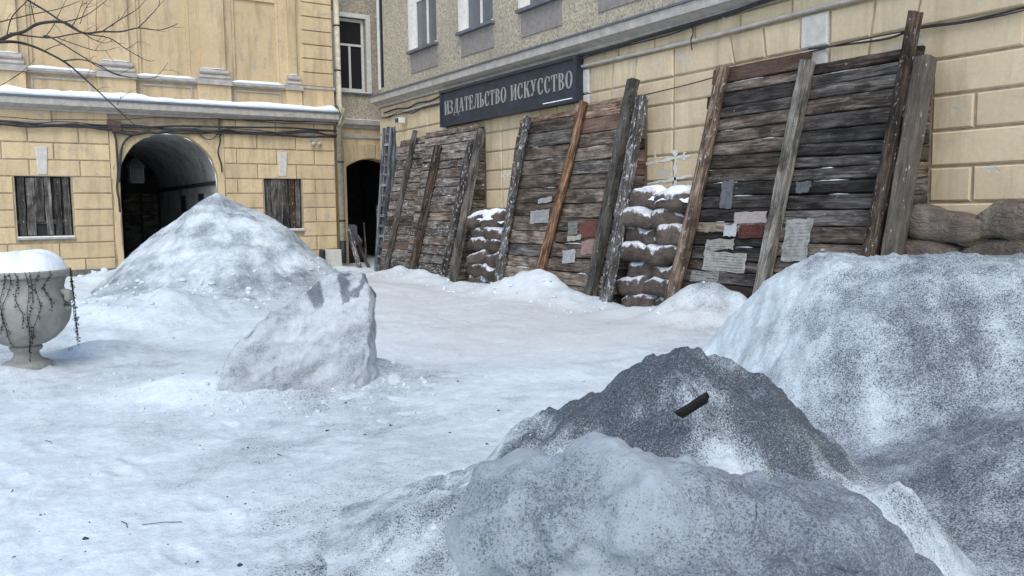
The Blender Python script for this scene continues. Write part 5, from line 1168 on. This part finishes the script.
for _ in range(110): a = random.uniform(3.3, 6.1); r_ = random.uniform(0.75, 1.12); tgt.append((4.55+3.0*r_*math.cos(a), 19.4+3.3*r_*math.sin(a), 0.07))
for _ in range(0): a = random.uniform(1.9, 3.6); r_ = random.uniform(0.85, 1.12); tgt.append((7.0+2.4*r_*math.cos(a), 3.85+2.9*r_*math.sin(a), 0.05))
for _ in range(60): tgt.append((random.uniform(1.5, 3.7), random.uniform(7.2, 7.9), 0.035))
for _ in range(90): tgt.append((random.uniform(8.6, 9.7), random.uniform(8, 22), 0.06))
for _ in range(50): tgt.append((random.uniform(1.0, 4.2), random.uniform(12.6, 15.5), 0.06))
for _ in range(60): a = random.uniform(2.2, 5.0); r_ = random.uniform(0.5, 1.05); tgt.append((2.95+1.5*r_*math.cos(a), 3.0+1.5*r_*math.sin(a), 0.02))
for _ in range(40): tgt.append((random.uniform(1.8, 3.4), random.uniform(23.4, 25.3), 0.10))
X, Y = np.array([q[0] for q in tgt]), np.array([q[1] for q in tgt]); ZT = gh(X, Y)+np.maximum(0, np.maximum(np.maximum(h_left(X, Y), h_right(X, Y)), h_near(X, Y))-0.045)
for (x, y, sz), z in zip(tgt, ZT.tolist()):
    sz *= random.choice((0.35, 0.5, 0.7, 1.0)); vf.append(chunk((x, y, z+sz*0.15), sz))
V, Fc = cat(*vf); me = mesh('snow_chunks', V, Fc); attr(me, 'dirt', np.full(len(V), 0.34)); o = link('snow_chunks', me, 'pile_snow'); tag(o, 'broken chunks of crusted snow round the feet of the piles', 'snow', kind='stuff')
vf = []
for i in range(120):     # crumbs of snow and ice round the slab and the piles
    if i < 40: px, py = random.gauss(300, 60), random.gauss(402, 9)
    elif i < 80: px, py = random.uniform(0, 240), random.uniform(330, 420)
    else: px, py = random.uniform(380, 690), random.uniform(292, 318)
    p = on(px, py, 2, 0.0)
    if p.y > 22 or p.x > 9.8: continue
    z = float(gh(np.array([p.x]), np.array([p.y]))[0]); s = random.choice((0.008, 0.012, 0.016, 0.028)); n = 7
    ring_ = [(p.x+s*random.uniform(.7, 1.2)*math.cos(a), p.y+s*random.uniform(.7, 1.2)*math.sin(a)) for a in np.linspace(0, 2*math.pi, n+1)[:-1]]
    V = [(x, y, z-0.01) for x, y in ring_]+[(p.x+(x-p.x)*0.8, p.y+(y-p.y)*0.8, z+s*random.uniform(0.5, 0.9)) for x, y in ring_]+[(p.x, p.y, z+s*0.95)]
    Fc = [(k, (k+1) % n, n+(k+1) % n, n+k) for k in range(n)]+[(n+k, n+(k+1) % n, 2*n) for k in range(n)]; vf.append((V, Fc))
V, Fc = cat(*vf); o = link('snow_crumbs', mesh('snow_crumbs', V, Fc), 'slab_ice'); tag(o, 'loose crumbs of snow and ice lying about the yard', 'snow', kind='stuff')
